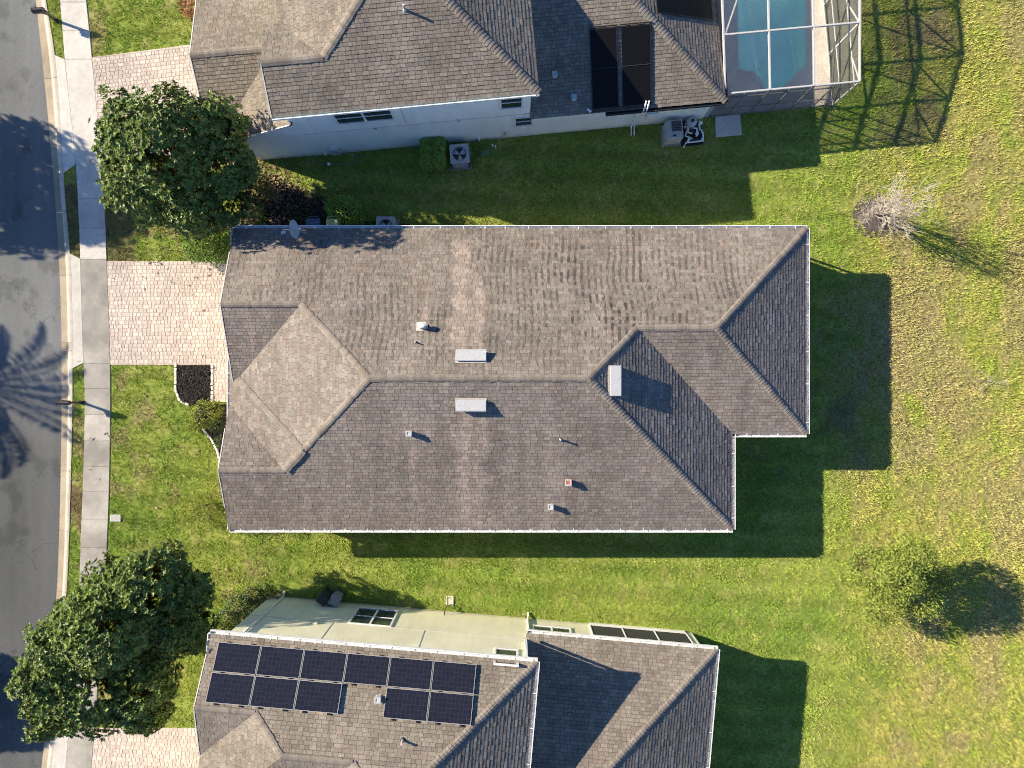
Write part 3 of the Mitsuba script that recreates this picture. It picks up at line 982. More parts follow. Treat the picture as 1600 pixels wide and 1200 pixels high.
r1.facet([(9.71, -2.20), (12.98, -2.20), (8.45, 2.33), (5.18, 2.33)], zS2, lift=lift_south)
r1.facet([(12.98, -2.20), (12.98, 6.86), (8.45, 2.33)], zE2)


def p3(zf, x, y, l=0.0):
    return (x, y, zf(x, y) + l)


r1.cap_line(p3(zN, -5.75, 0.23), p3(zN, 3.08, 0.23), M)
r1.cap_line(p3(zN, 5.18, 2.33), p3(zN, 8.45, 2.33), M)
r1.cap_line(p3(zN, -12.25, 3.36), p3(zN, -8.88, 3.36), M)
r1.cap_line(p3(zS, -12.47, -3.67), p3(zS, -9.65, -3.67), M)
r1.cap_line(p3(zN, -8.88, 3.36), p3(zN, -5.75, 0.23), HIP)
r1.cap_line(p3(zS, -8.75, -2.77), p3(zS, -5.75, 0.23), HIP)
r1.cap_line(p3(zS, -9.65, -3.67, 0.05), p3(zS, -8.75, -2.77, 0.05), HIP, w=0.19)
r1.cap_line(p3(zW, -12.0, 0.24, 0.04), p3(zW, -8.75, -2.77, 0.04), 0.1, w=0.12)
r1.cap_line(p3(zS, 9.71, -6.40), p3(zS, 3.08, 0.23), HIP)
r1.cap_line(p3(zN, 3.08, 0.23), p3(zN, 5.18, 2.33), HIP)
r1.cap_line(p3(zE2, 12.98, 6.86), p3(zE2, 8.45, 2.33), HIP)
r1.cap_line(p3(zE2, 12.98, -2.20), p3(zE2, 8.45, 2.33), HIP)
r1.build()
r1.gutter((-12.2, 6.86, EH), (13.0, 6.86, EH), (0, 1), 1.05)
r1.gutter((-12.45, -6.40, EH), (9.73, -6.40, EH), (0, -1), 0.95)
r1.gutter((9.71, -6.40, EH), (9.71, -2.30, EH), (1, 0), 1.4)
r1.gutter((9.85, -2.20, EH), (12.98, -2.20, EH), (0, -1), 1.2)
r1.gutter((12.98, -2.20, EH), (12.98, 6.86, EH), (1, 0), 1.5)
r1.gutter((-12.42, -1.95, EH), (-12.42, 1.05, EH), (-1, 0), 1.0)
r1.gutter((-12.40, -6.40, EH), (-12.40, -5.35, EH), (-1, 0), 0.6)
r1.gutter((-12.25, 5.7, EH), (-12.25, 6.86, EH), (-1, 0), 0.6)
for a, b in (((-12.26, 5.7, zN(0, 5.7)), (-12.26, 3.36, 4.178)), ((-12.26, 3.36, 4.178), (-12.26, 0.0, zGS(0, 0))), ((-12.48, -3.67, 3.858), (-12.48, -5.35, zS(0, -5.35))), ((-12.48, -3.67, 3.858), (-12.48, -1.95, zSG(0, -1.95)))):
    r1.rake(a, b)
walls = [wall_prism(F0, house_main, EH - 0.12)]
for y0, y1, yr, zr in ((0.1, 6.45, 3.36, 4.03), (-6.0, -1.3, -3.67, 3.70)):
    g = trimesh.creation.extrude_polygon(Polygon([(y0, EH - 0.12), (y1, EH - 0.12), (yr, zr)]), 0.12, engine='earcut')
    g.apply_transform(np.array([[0, 0, 1, -11.95], [1, 0, 0, 0], [0, 1, 0, 0], [0, 0, 0, 1.0]]))
    walls.append(g)
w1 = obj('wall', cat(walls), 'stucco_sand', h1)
obj('soffit', sheet([(-11.98, 6.82), (12.94, 6.82), (12.94, -2.16), (9.67, -2.16), (9.67, -6.36), (-11.98, -6.36)], EH - 0.122, 0.012), 'white_paint', h1)
gd = obj('garage_door', bx(-11.95, -11.89, 1.0, 5.8, 0.03, 2.2), 'white_paint', h1)
for i in range(4):
    obj('door_panel', bx(-11.975, -11.95, 1.05, 5.75, 0.06 + i * 0.54, 0.54 + i * 0.54), 'white_paint', gd)
window(h1, F0, -6.0, -4.4, 0.9, 2.2, -6.0, -1)
window(h1, F0, 2.0, 3.6, 0.9, 2.2, -6.0, -1)
window(h1, F0, -3.0, -1.5, 0.9, 2.2, 6.45, 1)
vent_box(None, F0, zN, *P(736, 558, 5.2)[:2], 0, parent=h1)
vent_box(None, F0, zS, *P(735.5, 631, 5.3)[:2], 0, parent=h1)
vent_box(None, F0, zE, *P(959, 595, 5.15)[:2], 0, parent=h1)
small_vent(F0, zS, *P(639.5, 677, 4.6)[:2], h1)
small_vent(F0, zS, *P(860, 791.5, 3.3)[:2], h1)
small_vent(F0, zS, *P(887.5, 753, 3.7)[:2], h1, 'vent_rust', 0.23, 0.24, 'vent_white')
pipe_vent(F0, zS, *P(875, 686.5, 4.5)[:2], h1)
pipe_vent(F0, zN, *P(650, 535, 4.8)[:2], h1, 0.03, 0.24)
# goose-neck vent with an open mouth
gx, gy, _ = P(658, 510, 4.6)
gz = zN(gx, gy)
gk = obj('goose_neck_vent', cat([cyl([gx, gy, gz - 0.1], 0.11, 0.3, 16), tube([[gx, gy, gz + 0.15], [gx + 0.06, gy, gz + 0.26], [gx + 0.17, gy, gz + 0.30], [gx + 0.26, gy, gz + 0.24]], 0.11, 12)]), 'vent_white', h1, smooth=40)
obj('vent_mouth', cyl([gx + 0.255, gy, gz + 0.15], 0.10, 0.11, 12), 'black_plastic', gk)
obj('vent_flashing', cat([bx(gx - 0.2, gx + 0.2, gy - 0.2, gy + 0.2, 0, 0.006)]).apply_transform(trimesh.transformations.rotation_matrix(-math.atan(M), [1, 0, 0], [gx, gy, 0])).apply_translation([0, 0, gz + 0.018]), 'pipe_grey', gk)
obj('downspout', cat([bar((9.45, -6.10, 0), (9.45, -6.10, EH - 0.1), 0.09, 0.07), ]), 'white_paint', h1)
obj('downspout', cat([bar((12.7, 6.56, 0), (12.7, 6.56, EH - 0.1), 0.09, 0.07), ]), 'white_paint', h1)

# ---------------------------------------------------------------- the house at the top of the picture
h2 = thing('house', 'two-storey pale stucco house along the top, with black heating mats on its lower roof', 'house')
uS = lambda x, y: 5.65 + M * (y - 11.5)
uE = lambda x, y: 5.65 + M * (2.15 - x)
uW = lambda x, y: 6.42 + M * (x + 6.13)
uG = lambda x, y: 6.42 - M * (y - 13.35)
uN = lambda x, y: 5.65 + M * (21.5 - y)
gS = lambda x, y: 4.17 - M * (15.04 - y)
gN = lambda x, y: 4.17 - M * (y - 15.04)
sh = lambda x, y: 3.86 + M * (x + 9.40)
wS = lambda x, y: 2.83 + M * (y - 11.5)
wE = lambda x, y: 2.83 + M * (10.49 - x)
wN = lambda x, y: 2.83 + M * (21.5 - y)
r2 = Roof(h2, FN, 'roof_shingle_tan', 42)
r2.facet([(-8.57, 11.5), (2.15, 11.5), (-2.85, 16.5), (-2.98, 16.5), (-6.13, 13.35), (-8.57, 13.35)], uS)
r2.facet([(2.15, 11.5), (2.15, 21.5), (-2.85, 16.5)], uE)
r2.facet([(-6.13, 13.35), (-2.98, 16.5), (-7.98, 21.5), (-7.98, 15.2)], uW)
r2.facet([(-8.57, 13.35), (-6.13, 13.35), (-7.98, 15.2), (-8.57, 15.2)], uG)
r2.facet([(2.15, 21.5), (-7.98, 21.5), (-2.98, 16.5), (-2.85, 16.5)], uN, shingles=False)
r2.facet([(-12.2, 12.0), (-11.15, 12.0), (-11.15, 12.54), (-8.65, 15.04), (-12.2, 15.04)], gS)
r2.facet([(-12.2, 15.04), (-8.2, 15.04), (-8.2, 18.3), (-12.2, 18.3)], gN)
r2.facet([(-11.15, 11.65), (-8.2, 11.65), (-8.2, 15.04), (-8.65, 15.04), (-11.15, 12.54)], sh)
r2.facet([(1.88, 11.5), (10.49, 11.5), (5.49, 16.5), (1.88, 16.5)], wS)
r2.facet([(10.49, 11.5), (10.49, 21.5), (5.49, 16.5)], wE)
r2.facet([(10.49, 21.5), (1.88, 21.5), (1.88, 16.5), (5.49, 16.5)], wN, shingles=False)
r2.cap_line(p3(uS, 2.15, 11.5), p3(uS, -2.85, 16.5), HIP, w=0.17)
r2.cap_line(p3(uS, -6.13, 13.35), p3(uS, -2.98, 16.5), HIP, w=0.17)
r2.cap_line(p3(uS, -8.57, 13.35), p3(uS, -6.13, 13.35), M, w=0.17)
r2.cap_line(p3(gS, -12.2, 15.04), p3(gS, -8.6, 15.04), M, w=0.16)
r2.cap_line(p3(wS, 10.49, 11.5), p3(wS, 5.49, 16.5), HIP, w=0.17)
r2.build()
r2.gutter((-8.57, 11.53, 5.63), (2.15, 11.53, 5.63), (0, -1), 0, m='stucco_pale')
r2.gutter((10.49, 11.5, 2.83), (10.49, 21.5, 2.83), (1, 0), 1.6, m='black_metal')
r2.gutter((5.2, 11.5, 2.83), (10.5, 11.5, 2.83), (0, -1), 0, m='black_metal')
r2.rake(p3(sh, -11.15, 11.62), p3(sh, -8.25, 11.62), h=0.2)
obj('rake_board', FN.mesh(bx(-11.2, -11.14, 11.62, 12.3, sh(-11.15, 0) - 0.28, sh(-11.15, 0) - 0.02)), 'white_paint', h2)
r2.rake((-12.21, 12.0, gS(0, 12.0)), (-12.21, 15.04, 4.17))
r2.rake((-12.21, 18.3, gN(0, 18.3)), (-12.21, 15.04, 4.17))
r2.rake((-8.58, 11.5, 5.65), (-8.58, 13.35, 6.42))
wal = [wall_prism(FN, Polygon([(-8.3, 11.77), (1.88, 11.77), (1.88, 21.2), (-7.7, 21.2), (-7.7, 14.9), (-8.3, 14.9)]), 5.54), wall_prism(FN, sbox(1.885, 11.772, 10.2, 21.2), 2.72), wall_prism(FN, sbox(-11.9, 12.3, -9.6, 18.0), 2.55), wall_prism(FN, sbox(-9.59, 14.7, -8.31, 16.7), 2.55)]
pr = trimesh.creation.extrude_polygon(Polygon([(-11.0, 0), (-8.305, 0), (-8.305, 4.18), (-11.0, 3.05)]), 2.9, engine='earcut')
pr.apply_transform(np.array([[1, 0, 0, 0], [0, 0, -1, 14.68], [0, 1, 0, 0], [0, 0, 0, 1.0]]))
wal.append(FN.mesh(pr))
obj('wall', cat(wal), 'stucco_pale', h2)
obj('soffit', FN.mesh(cat([sheet(sbox(-8.5, 11.56, 2.1, 15.1), 5.535, 0.012), sheet(sbox(-7.9, 15.1, 2.1, 21.4), 5.535, 0.012), sheet(sbox(2.0, 11.56, 10.44, 21.4), 2.712, 0.012)])), 'white_paint', h2)


def win_px(house, frame, ly, face, a, b, **kw):
    p, q = frame.on_wall(*a, ly), frame.on_wall(*b, ly)
    return window(house, frame, min(p[0], q[0]), max(p[0], q[0]), min(p[2], q[2]), max(p[2], q[2]), ly, face, **kw)


win_px(h2, FN, 11.77, -1, (520, 178), (614.5, 184.5), cols=2)
win_px(h2, FN, 11.77, -1, (783, 152.5), (814.5, 166))
win_px(h2, FN, 11.77, -1, (806, 184.5), (830, 193.5), rows=2)
for y in (2.78,):
    obj('wall_joint', FN.mesh(bx(-8.25, 1.85, 11.758, 11.775, y, y + 0.025)), 'pipe_grey', h2)
for px in (625, 637):
    pass
q = FN.on_wall(630, 180, 11.77)
obj('wall_joint', FN.mesh(bx(q[0] - 0.012, q[0] + 0.012, 11.756, 11.775, 3.0, 5.4)), 'pipe_grey', h2)
# vents on the wing
for px, py in ((867, 115), (897, 151)):
    q = FN.on_plane(px, py, wS, 0.2)
    small_vent(FN, wS, q[0], q[1], h2, s=0.19, h=0.2)
q = FN.on_plane(631, 10, uS, 0.25)
pipe_vent(FN, uS, q[0], q[1], h2, 0.045, 0.38, 'vent_white')
# white pipes of the heater mats run down the wall
pts = []
for k, dx in enumerate((0.0, 0.14)):
    top = FN.on_wall(1003, 168, 11.6)
    x = top[0] + dx
    pp = [[x + 0.15, 11.75, wS(0, 11.75) + 0.12], [x + 0.05, 11.45, 2.95], [x, 11.36, 2.8], [x - 0.05, 11.62, 2.5], [x - 0.05, 11.66, 0.25], [x - 0.05, 11.3, 0.08]]
    obj('pool_pipe', FN.mesh(tube(pp, 0.035, 8)), 'white_pvc', h2, smooth=50)
q = FN.on_wall(1018, 182, 11.74)
ang = np.linspace(0, 2 * np.pi, 24)
obj('dryer_hood', FN.mesh(rbx(q[0] - 0.3, q[0] + 0.3, 11.62, 11.77, 0.95, 1.55, 0.06)), 'white_paint', h2)

for px, py in ((586, 198), (716, 186), (789, 205)):
    q = FN.on_wall(px, py, 11.77)
    vk = obj('wall_vent', FN.mesh(rbx(q[0] - 0.1, q[0] + 0.1, 11.69, 11.77, q[2] - 0.08, q[2] + 0.08, 0.02)), 'white_paint', h2)
    obj('vent_flap', FN.mesh(bx(q[0] - 0.07, q[0] + 0.07, 11.675, 11.69, q[2] - 0.06, q[2] + 0.04)), 'grey_plastic', vk)
q = FN.on_wall(789, 205, 11.77)
obj('cable', FN.mesh(tube([[q[0], 11.72, q[2]], [q[0], 11.74, 0.5], [q[0] - 0.2, 11.74, 0.25], [q[0] - 1.1, 11.74, 0.2], [q[0] - 1.4, 11.7, 0.05]], 0.015, 5)), 'grey_plastic', h2)

# ---------------------------------------------------------------- the house at the bottom of the picture
h3 = thing('house', 'two-storey cream stucco house along the bottom, its upper roof carrying solar panels', 'house')
bN = lambda x, y: 5.65 + M * (-10.98 - y)
bG = lambda x, y: 6.69 - M * (-13.48 - y)
bW = lambda x, y: 6.69 + M * (x + 8.75)
bS1 = lambda x, y: 7.24 - M * (-14.78 - y)
bW2 = lambda x, y: 7.24 + M * (x + 4.74)
bE = lambda x, y: 5.65 + M * (1.94 - x)
bS = lambda x, y: 5.65 + M * (y + 20.98)
lN = lambda x, y: 2.70 + M * (-10.88 - y)
lE = lambda x, y: 2.70 + M * (10.02 - x)
lS = lambda x, y: 2.70 + M * (y + 20.92)
r3 = Roof(h3, FS, 'roof_shingle_tan', 43)
r3.facet([(-11.1, -10.98), (1.94, -10.98), (-3.06, -15.98), (-3.54, -15.98), (-4.74, -14.78), (-7.44, -14.78), (-8.75, -13.48), (-11.1, -13.48)], bN)
r3.facet([(-11.1, -13.48), (-8.75, -13.48), (-11.1, -15.83)], bG)
r3.facet([(-8.75, -13.48), (-7.44, -14.78), (-9.94, -17.28), (-11.1, -17.28), (-11.1, -15.83)], bW)
r3.facet([(-7.44, -14.78), (-4.74, -14.78), (-7.24, -17.28), (-9.94, -17.28)], bS1)
r3.facet([(-4.74, -14.78), (-3.54, -15.98), (-4.84, -17.28), (-7.24, -17.28)], bW2)
r3.facet([(1.94, -10.98), (1.94, -20.98), (-3.06, -15.98)], bE)
r3.facet([(1.94, -20.98), (-8.54, -20.98), (-3.54, -15.98), (-3.06, -15.98)], bS, shingles=False)
r3.facet([(1.6, -10.88), (10.02, -10.88), (5.0, -15.9), (1.6, -15.9)], lN)
r3.facet([(10.02, -10.88), (10.02, -20.92), (5.0, -15.9)], lE)
r3.facet([(10.02, -20.92), (1.6, -20.92), (1.6, -15.9), (5.0, -15.9)], lS, shingles=False)
r3.cap_line(p3(bN, 1.94, -10.98), p3(bN, -3.06, -15.98), HIP)
r3.cap_line(p3(lN, 10.02, -10.88), p3(lN, 5.0, -15.9), HIP)
r3.cap_line(p3(bN, -7.44, -14.78), p3(bN, -4.74, -14.78), M)
r3.cap_line(p3(bN, -8.75, -13.48), p3(bN, -7.44, -14.78), HIP)
r3.cap_line(p3(bN, -11.1, -13.48), p3(bN, -8.75, -13.48), M, w=0.12)
r3.cap_line(p3(bN, -4.74, -14.78), p3(bN, -3.54, -15.98), HIP)
r3.build()
r3.gutter((-11.15, -10.98, 5.65), (1.98, -10.98, 5.65), (0, 1), 1.0)
r3.gutter((-11.1, -11.7, 5.65), (-11.1, -10.98, 5.65), (-1, 0), 0.6)
r3.gutter((1.94, -20.9, 5.65), (1.94, -10.98, 5.65), (1, 0), 1.6)
r3.gutter((1.62, -10.88, 2.70), (10.06, -10.88, 2.70), (0, 1), 0.85)
r3.gutter((10.02, -20.9, 2.70), (10.02, -10.88, 2.70), (1, 0), 1.6)
r3.rake((-11.11, -11.7, bN(0, -11.7)), (-11.11, -13.48, 6.69))
r3.rake((-11.11, -15.83, bG(0, -15.83)), (-11.11, -13.48, 6.69))
wal = [wall_prism(FS, sbox(-10.6, -21, 1.6, -11.1), 5.54), wall_prism(FS, sbox(1.605, -21, 9.6, -11.102), 2.6)]
g = trimesh.creation.extrude_polygon(Polygon([(-15.5, 5.54), (-11.1, 5.54), (-13.48, 6.52)]), 0.12, engine='earcut')
g.apply_transform(np.array([[0, 0, 1, -10.62], [1, 0, 0, 0], [0, 1, 0, 0], [0, 0, 0, 1.0]]))
wal.append(FS.mesh(g))
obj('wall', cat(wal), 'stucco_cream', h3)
obj('soffit', FS.mesh(cat([sheet(sbox(-11.04, -20.9, 1.9, -11.02), 5.535, 0.012), sheet(sbox(1.62, -20.85, 9.98, -10.92), 2.592, 0.012)])), 'white_paint', h3)
obj('stone_base', FS.mesh(cat([bx(-10.66, -10.05, -11.15, -11.05, 0, 0.42), bx(-10.66, -10.59, -14, -11.15, 0, 0.42)])), 'stone_veneer', h3, label='brown stone veneer at the corner of the cream wall')
win_px(h3, FS, -11.1, 1, (546.5, 973.5), (620, 956), cols=2)
win_px(h3, FS, -11.1, 1, (775.5, 1014.5), (807, 1040), rows=2)
win_px(h3, FS, -11.1, 1, (834, 978.5), (893, 1000), cols=2, rows=1)
# screened porch of the lower wing
a, b = FS.on_wall(921, 976.5, -11.1), FS.on_wall(1072, 991, -11.1)
fr = [bx(a[0], b[0], -11.1, -11.05, 0.22, 0.34), bx(a[0], b[0], -11.1, -11.05, 2.3, 2.42)]
n = 3
for i in range(n + 1):
    x = a[0] + (b[0] - a[0]) * i / n
    fr.append(bx(x - 0.03, x + 0.03, -11.1, -11.052, 0.34, 2.3))
pk = obj('porch_screen', FS.mesh(cat(fr)), 'aluminium', h3)
for i in range(n):
    x0, x1 = a[0] + (b[0] - a[0]) * i / n + 0.03, a[0] + (b[0] - a[0]) * (i + 1) / n - 0.03
    obj('screen_panel', FS.mesh(bx(x0, x1, -11.1, -11.075, 0.34, 2.3)), 'dark_rubber', pk)
obj('kick_plate', FS.mesh(bx(a[0], b[0], -11.1, -11.04, 0.0, 0.22)), 'aluminium', pk)


def downspout(x, ly, o, ztop, zbot=0.05):
    return FS.mesh(tube([[x, ly + o * 0.2, ztop], [x, ly + o * 0.2, ztop - 0.1], [x, ly + o * 0.06, ztop - 0.3], [x, ly + o * 0.06, zbot + 0.15], [x, ly + o * 0.28, zbot]], 0.05, 6))


obj('downspout', downspout(-9.98, -11.1, 1, 5.55), 'white_paint', h3)
obj('downspout', downspout(1.72, -11.1, 1, 2.65), 'white_paint', h3)
obj('downspout', FS.mesh(bar((1.56, -11.0, 3.2), (1.56, -11.0, 5.5), 0.1, 0.1)), 'white_paint', h3)
obj('wall_joint', FS.mesh(bx(-10.5, 1.55, -11.104, -11.088, 2.86, 2.89)), 'pipe_grey', h3)
for px, py in ((509, 988), (658, 1000)):
    q = FS.on_wall(px, py, -11.1)
    obj('wall_joint', FS.mesh(bx(q[0] - 0.012, q[0] + 0.012, -11.103, -11.087, 2.9, 5.4)), 'pipe_grey', h3)
q = FS.on_wall(491, 974.5, -11.1)
obj('wall_outlet', FS.mesh(rbx(q[0] - 0.16, q[0] + 0.16, -11.12, -11.02, q[2] - 0.08, q[2] + 0.08, 0.02)), 'stucco_sand', h3)
q = FS.on_plane(590, 1094, bN, 0.25)
small_vent(FS, bN, q[0], q[1], h3, s=0.2, h=0.26)
q = FS.on_plane(628, 1161, bN, 0.25)
pipe_vent(FS, bN, q[0], q[1], h3, 0.045, 0.35)

# ================================================================== THINGS ON THE ROOFS
def panel_on(frame, zf, x0, x1, y0, y1, lift, thick, name, label, cells, group, body, face, trim):
    """A flat panel lying parallel to a roof plane; local rectangle x0..x1, y0..y1 in plan."""
    n = np.array([-(zf(1, 0) - zf(0, 0)), -(zf(0, 1) - zf(0, 0)), 1.0])
    n /= np.linalg.norm(n)
    c = [np.array([x, y, zf(x, y)]) + n * lift for x, y in ((x0, y0), (x1, y0), (x1, y1), (x0, y1))]
    w = [frame.w(*p) for p in c]
    nw = frame.w(*n)
    key = thing(name, label, 'solar panel', group)
    fr = []
    for i in range(4):
        p, q = w[i], w[(i + 1) % 4]
        fr.append(bar(p - nw * thick / 2, q - nw * thick / 2, trim, thick, up=nw))
    obj('frame', cat(fr), body, key)
    ins = 0.5 * trim
    cc = np.array(w)
    mid = cc.mean(0)
    e1, e2 = (cc[1] - cc[0]) / np.linalg.norm(cc[1] - cc[0]), (cc[3] - cc[0]) / np.linalg.norm(cc[3] - cc[0])
    q = np.array([cc[0] + e1 * ins + e2 * ins, cc[1] - e1 * ins + e2 * ins, cc[2] - e1 * ins - e2 * ins, cc[3] + e1 * ins - e2 * ins]) - nw * 0.004
    if np.cross(q[1] - q[0], q[2] - q[0]) @ nw < 0:
        q = q[::-1]
        uv = np.array([[0, cells[1]], [cells[0], cells[1]], [cells[0], 0], [0, 0]], float)
    else:
        uv = np.array([[0, 0], [cells[0], 0], [cells[0], cells[1]], [0, cells[1]]], float)
    obj('glass', (np.vstack([q, q - nw * 0.02]), np.array([[0, 1, 2], [0, 2, 3], [6, 5, 4], [7, 6, 4]])), face, key, uv=np.vstack([uv, uv]))
    return key, w, nw


rowname = ('upper row, next to the gutter', 'lower row')
ords = ['first', 'second', 'third', 'fourth', 'fifth', 'sixth']
pw = 10.28 / 6
n = np.array([0, M, 1.0]) / math.hypot(M, 1)
for row, cols in ((0, range(6)), (1, (0, 1, 2, 4, 5))):
    for c in cols:
        x0 = -10.7 + c * pw
        y1 = -11.25 - row * 1.03
        if row == 0:
            lab = f'dark blue solar panel, {ords[c]} from the left in the upper row by the gutter'
        else:
            lab = f'dark blue solar panel, {ords[c]} from the left in the lower row' if c < 3 else ('dark blue solar panel, left one of the lower pair right of the gap' if c == 4 else 'dark blue solar panel, right one of the lower pair right of the gap')
        k, w, nw = panel_on(FS, bN, x0 + 0.025, x0 + pw - 0.025, y1 - 0.975, y1, 0.13, 0.04, 'solar_panel', lab, (10, 6), 'solar panels on the cream house', 'panel_rim', 'solar_cell', 0.018)
        # feet and clamps that show between the rows
        for t in (0.22, 0.78):
            for yy in ((y1 + 0.03, y1 - 1.0) if row == 0 or c in (0, 1, 2, 4, 5) else ()):
                x = x0 + pw * t
                m = bar((x - 0.05, yy, bN(0, yy) + 0.03), (x + 0.05, yy, bN(0, yy) + 0.03), 0.06, 0.11)
                obj('foot', FS.mesh(m), 'black_metal', k)

# heating mats on the top house's lower roof
def heater(x0, x1, y0, y1, zf, label, along_x=False):
    k, w, nw = panel_on(FN, zf, x0, x1, y0, y1, 0.07, 0.03, 'pool_heating_mat', label, (1, 1), 'black_plastic', 'black_plastic', 'solar_heater_black', 0.03)
    labels[k]['group'] = 'black heating mats on the lower roof'
    labels[k]['category'] = 'solar mat'
    return k


q0, q1 = FN.on_plane(922, 60, wS, .07), FN.on_plane(967, 165, wS, .07)
q2, q3 = FN.on_plane(971, 60, wS, .07), FN.on_plane(1017.5, 162, wS, .07)
yt, yb = FN.on_plane(970, 41, wS, .07)[1], FN.on_plane(970, 165, wS, .07)[1]
ka = heater(q0[0], q1[0] - 0.02, yb, yt, wS, 'left one of two black heating mats side by side on the grey-blue shaded lower roof')
kb = heater(q2[0], q3[0], yb, yt, wS, 'right one of two black heating mats side by side, half in sun')
e0, e1 = FN.on_plane(1028, 33, wE, .07), FN.on_plane(1114, 33, wE, .07)
kc = heater(e0[0], e1[0], e1[1] + 0.05, e1[1] + 3.2, wE, 'black heating mat on the far right roof slope beside the pool cage')
for k, x0, x1 in ((ka, q0[0], q1[0]), (kb, q2[0], q3[0])):
    for y in (yb - 0.05, yt + 0.05):
        obj('header_pipe', FN.mesh(tube([[x0 - 0.05, y, wS(0, y) + 0.08], [x1 + 0.05, y, wS(0, y) + 0.08]], 0.03, 8)), 'black_plastic', k)
    obj('strap', FN.mesh(bar((x0, (yb + yt) / 2, wS(0, (yb + yt) / 2) + 0.085), (x1, (yb + yt) / 2, wS(0, (yb + yt) / 2) + 0.085), 0.02, 0.006)), 'dark_rubber', k)
obj('feed_pipe', FN.mesh(tube([[q0[0] - 0.1, yb - 0.15, wS(0, yb - .15) + 0.08], [q3[0] - 0.3, yb - 0.15, wS(0, yb - .15) + 0.08]], 0.03, 8)), 'black_plastic', ka)
obj('pipe_end', FN.mesh(tube([[q0[0] - 0.22, yb - 0.02, wS(0, yb) + 0.06], [q0[0] - 0.1, yb - 0.15, wS(0, yb) + 0.09]], 0.05, 8)), 'white_pvc', ka)

# satellite dish
dk = thing('satellite_dish', 'white oval satellite dish on a bent arm at the left end of the top gutter', 'satellite dish')
dp = P(457, 358.5, 3.55)
dn = np.array([0.95, 0.06, 0.30])
dn /= np.linalg.norm(dn)
du = np.cross([0, 0, 1.0], dn)
du /= np.linalg.norm(du)
dv = np.cross(dn, du)
vv, ff = [], []
R_, S_ = 8, 28
for side, off in ((1, 0.0), (-1, -0.012)):
    for i in range(R_ + 1):
        r = i / R_
        for j in range(S_):
            a = 2 * math.pi * j / S_
            vv.append(dp + du * (0.40 * r * math.cos(a)) + dv * (0.36 * r * math.sin(a)) + dn * (0.09 * r * r + off))
    b = 0 if side == 1 else (R_ + 1) * S_
    for i in range(R_):
        for j in range(S_):
            q = [b + i * S_ + j, b + i * S_ + (j + 1) % S_, b + (i + 1) * S_ + (j + 1) % S_, b + (i + 1) * S_ + j]
            ff += [[q[0], q[2], q[1]], [q[0], q[3], q[2]]] if side == 1 else [[q[0], q[1], q[2]], [q[0], q[2], q[3]]]
obj('reflector', (np.array(vv), np.array(ff)), 'vent_white', dk, smooth=30)
base = np.array([dp[0] - 0.62, 6.66, zN(0, 6.66)])
obj('arm', tube([base, base + [0.1, 0.05, 0.35], dp - dn * 0.05], 0.025, 8), 'white_paint', dk, smooth=40)
obj('feed_arm', tube([dp - dv * 0.3, dp - dv * 0.22 + dn * 0.3, dp + dn * 0.42 - dv * 0.08], 0.014, 6), 'white_paint', dk)
obj('feed_horn', rbx(*[float(t) for p in zip((dp + dn * 0.42 - dv * 0.08) - 0.045, (dp + dn * 0.42 - dv * 0.08) + 0.045) for t in p], 0.015), 'grey_plastic', dk)
obj('mounting_foot', bx(base[0] - 0.1, base[0] + 0.1, base[1] - 0.1, base[1] + 0.06, base[2], base[2] + 0.05), 'white_paint', dk)

# ================================================================== STREET FURNITURE AND YARD THINGS
def mailbox(px, py, deg, label):
    p = P(px, py)
    k = thing('mailbox', label, 'mailbox', 'black mailboxes at the kerb')
    fr = Frame(deg)

    def at(m):
        m = fr.mesh(m)
        m.apply_translation([p[0], p[1], 0])
        return m
    obj('post', at(cat([bx(-0.05, 0.05, -0.05, 0.05, 0, 0.94), bx(-0.09, 0.09, -0.09, 0.09, 0, 0.12), bx(-0.42, 0.08, -0.035, 0.035, 0.86, 0.93), bar((-0.3, 0, 0.86), (-0.02, 0, 0.58), 0.05, 0.05)])), 'black_metal', k)
    arch = Polygon([(-0.11, 0)] + [(0.11 * math.cos(a), 0.13 + 0.11 * math.sin(a)) for a in np.linspace(0, math.pi, 13)] + [(-0.11, 0)] + [])
    arch = Polygon([(0.11, 0)] + [(0.11 * math.cos(a), 0.12 + 0.11 * math.sin(a)) for a in np.linspace(0, math.pi, 13)] + [(-0.11, 0)])
    m = trimesh.creation.extrude_polygon(arch, 0.5, engine='earcut')
    m.apply_transform(np.array([[0, 0, 1, -0.46], [1, 0, 0, 0], [0, 1, 0, 0.93], [0, 0, 0, 1.0]]))
    obj('box', at(m), 'black_metal', k)
    m = trimesh.creation.extrude_polygon(arch.buffer(0.008), 0.02, engine='earcut')
    m.apply_transform(np.array([[0, 0, 1, -0.482], [1, 0, 0, 0], [0, 1, 0, 0.93], [0, 0, 0, 1.0]]))
    d = obj('door', at(m), 'black_metal', k)
    obj('door_knob', at(bx(-0.50, -0.482, -0.02, 0.02, 1.06, 1.1)), 'aluminium', d)
    obj('flag', at(cat([bx(-0.3, -0.28, 0.112, 0.12, 1.02, 1.2), bx(-0.3, -0.2, 0.112, 0.12, 1.14, 1.2)])), 'vent_rust', k)
    obj('finial', at(cyl((0, 0, 0.94), 0.05, 0.09, 8, 0.01)), 'black_metal', k)


mailbox(89, 33, 4, 'black post mailbox on the grass strip in the top left corner')
mailbox(128, 628.5, -3, 'black post mailbox on the grass strip beside the middle lawn')


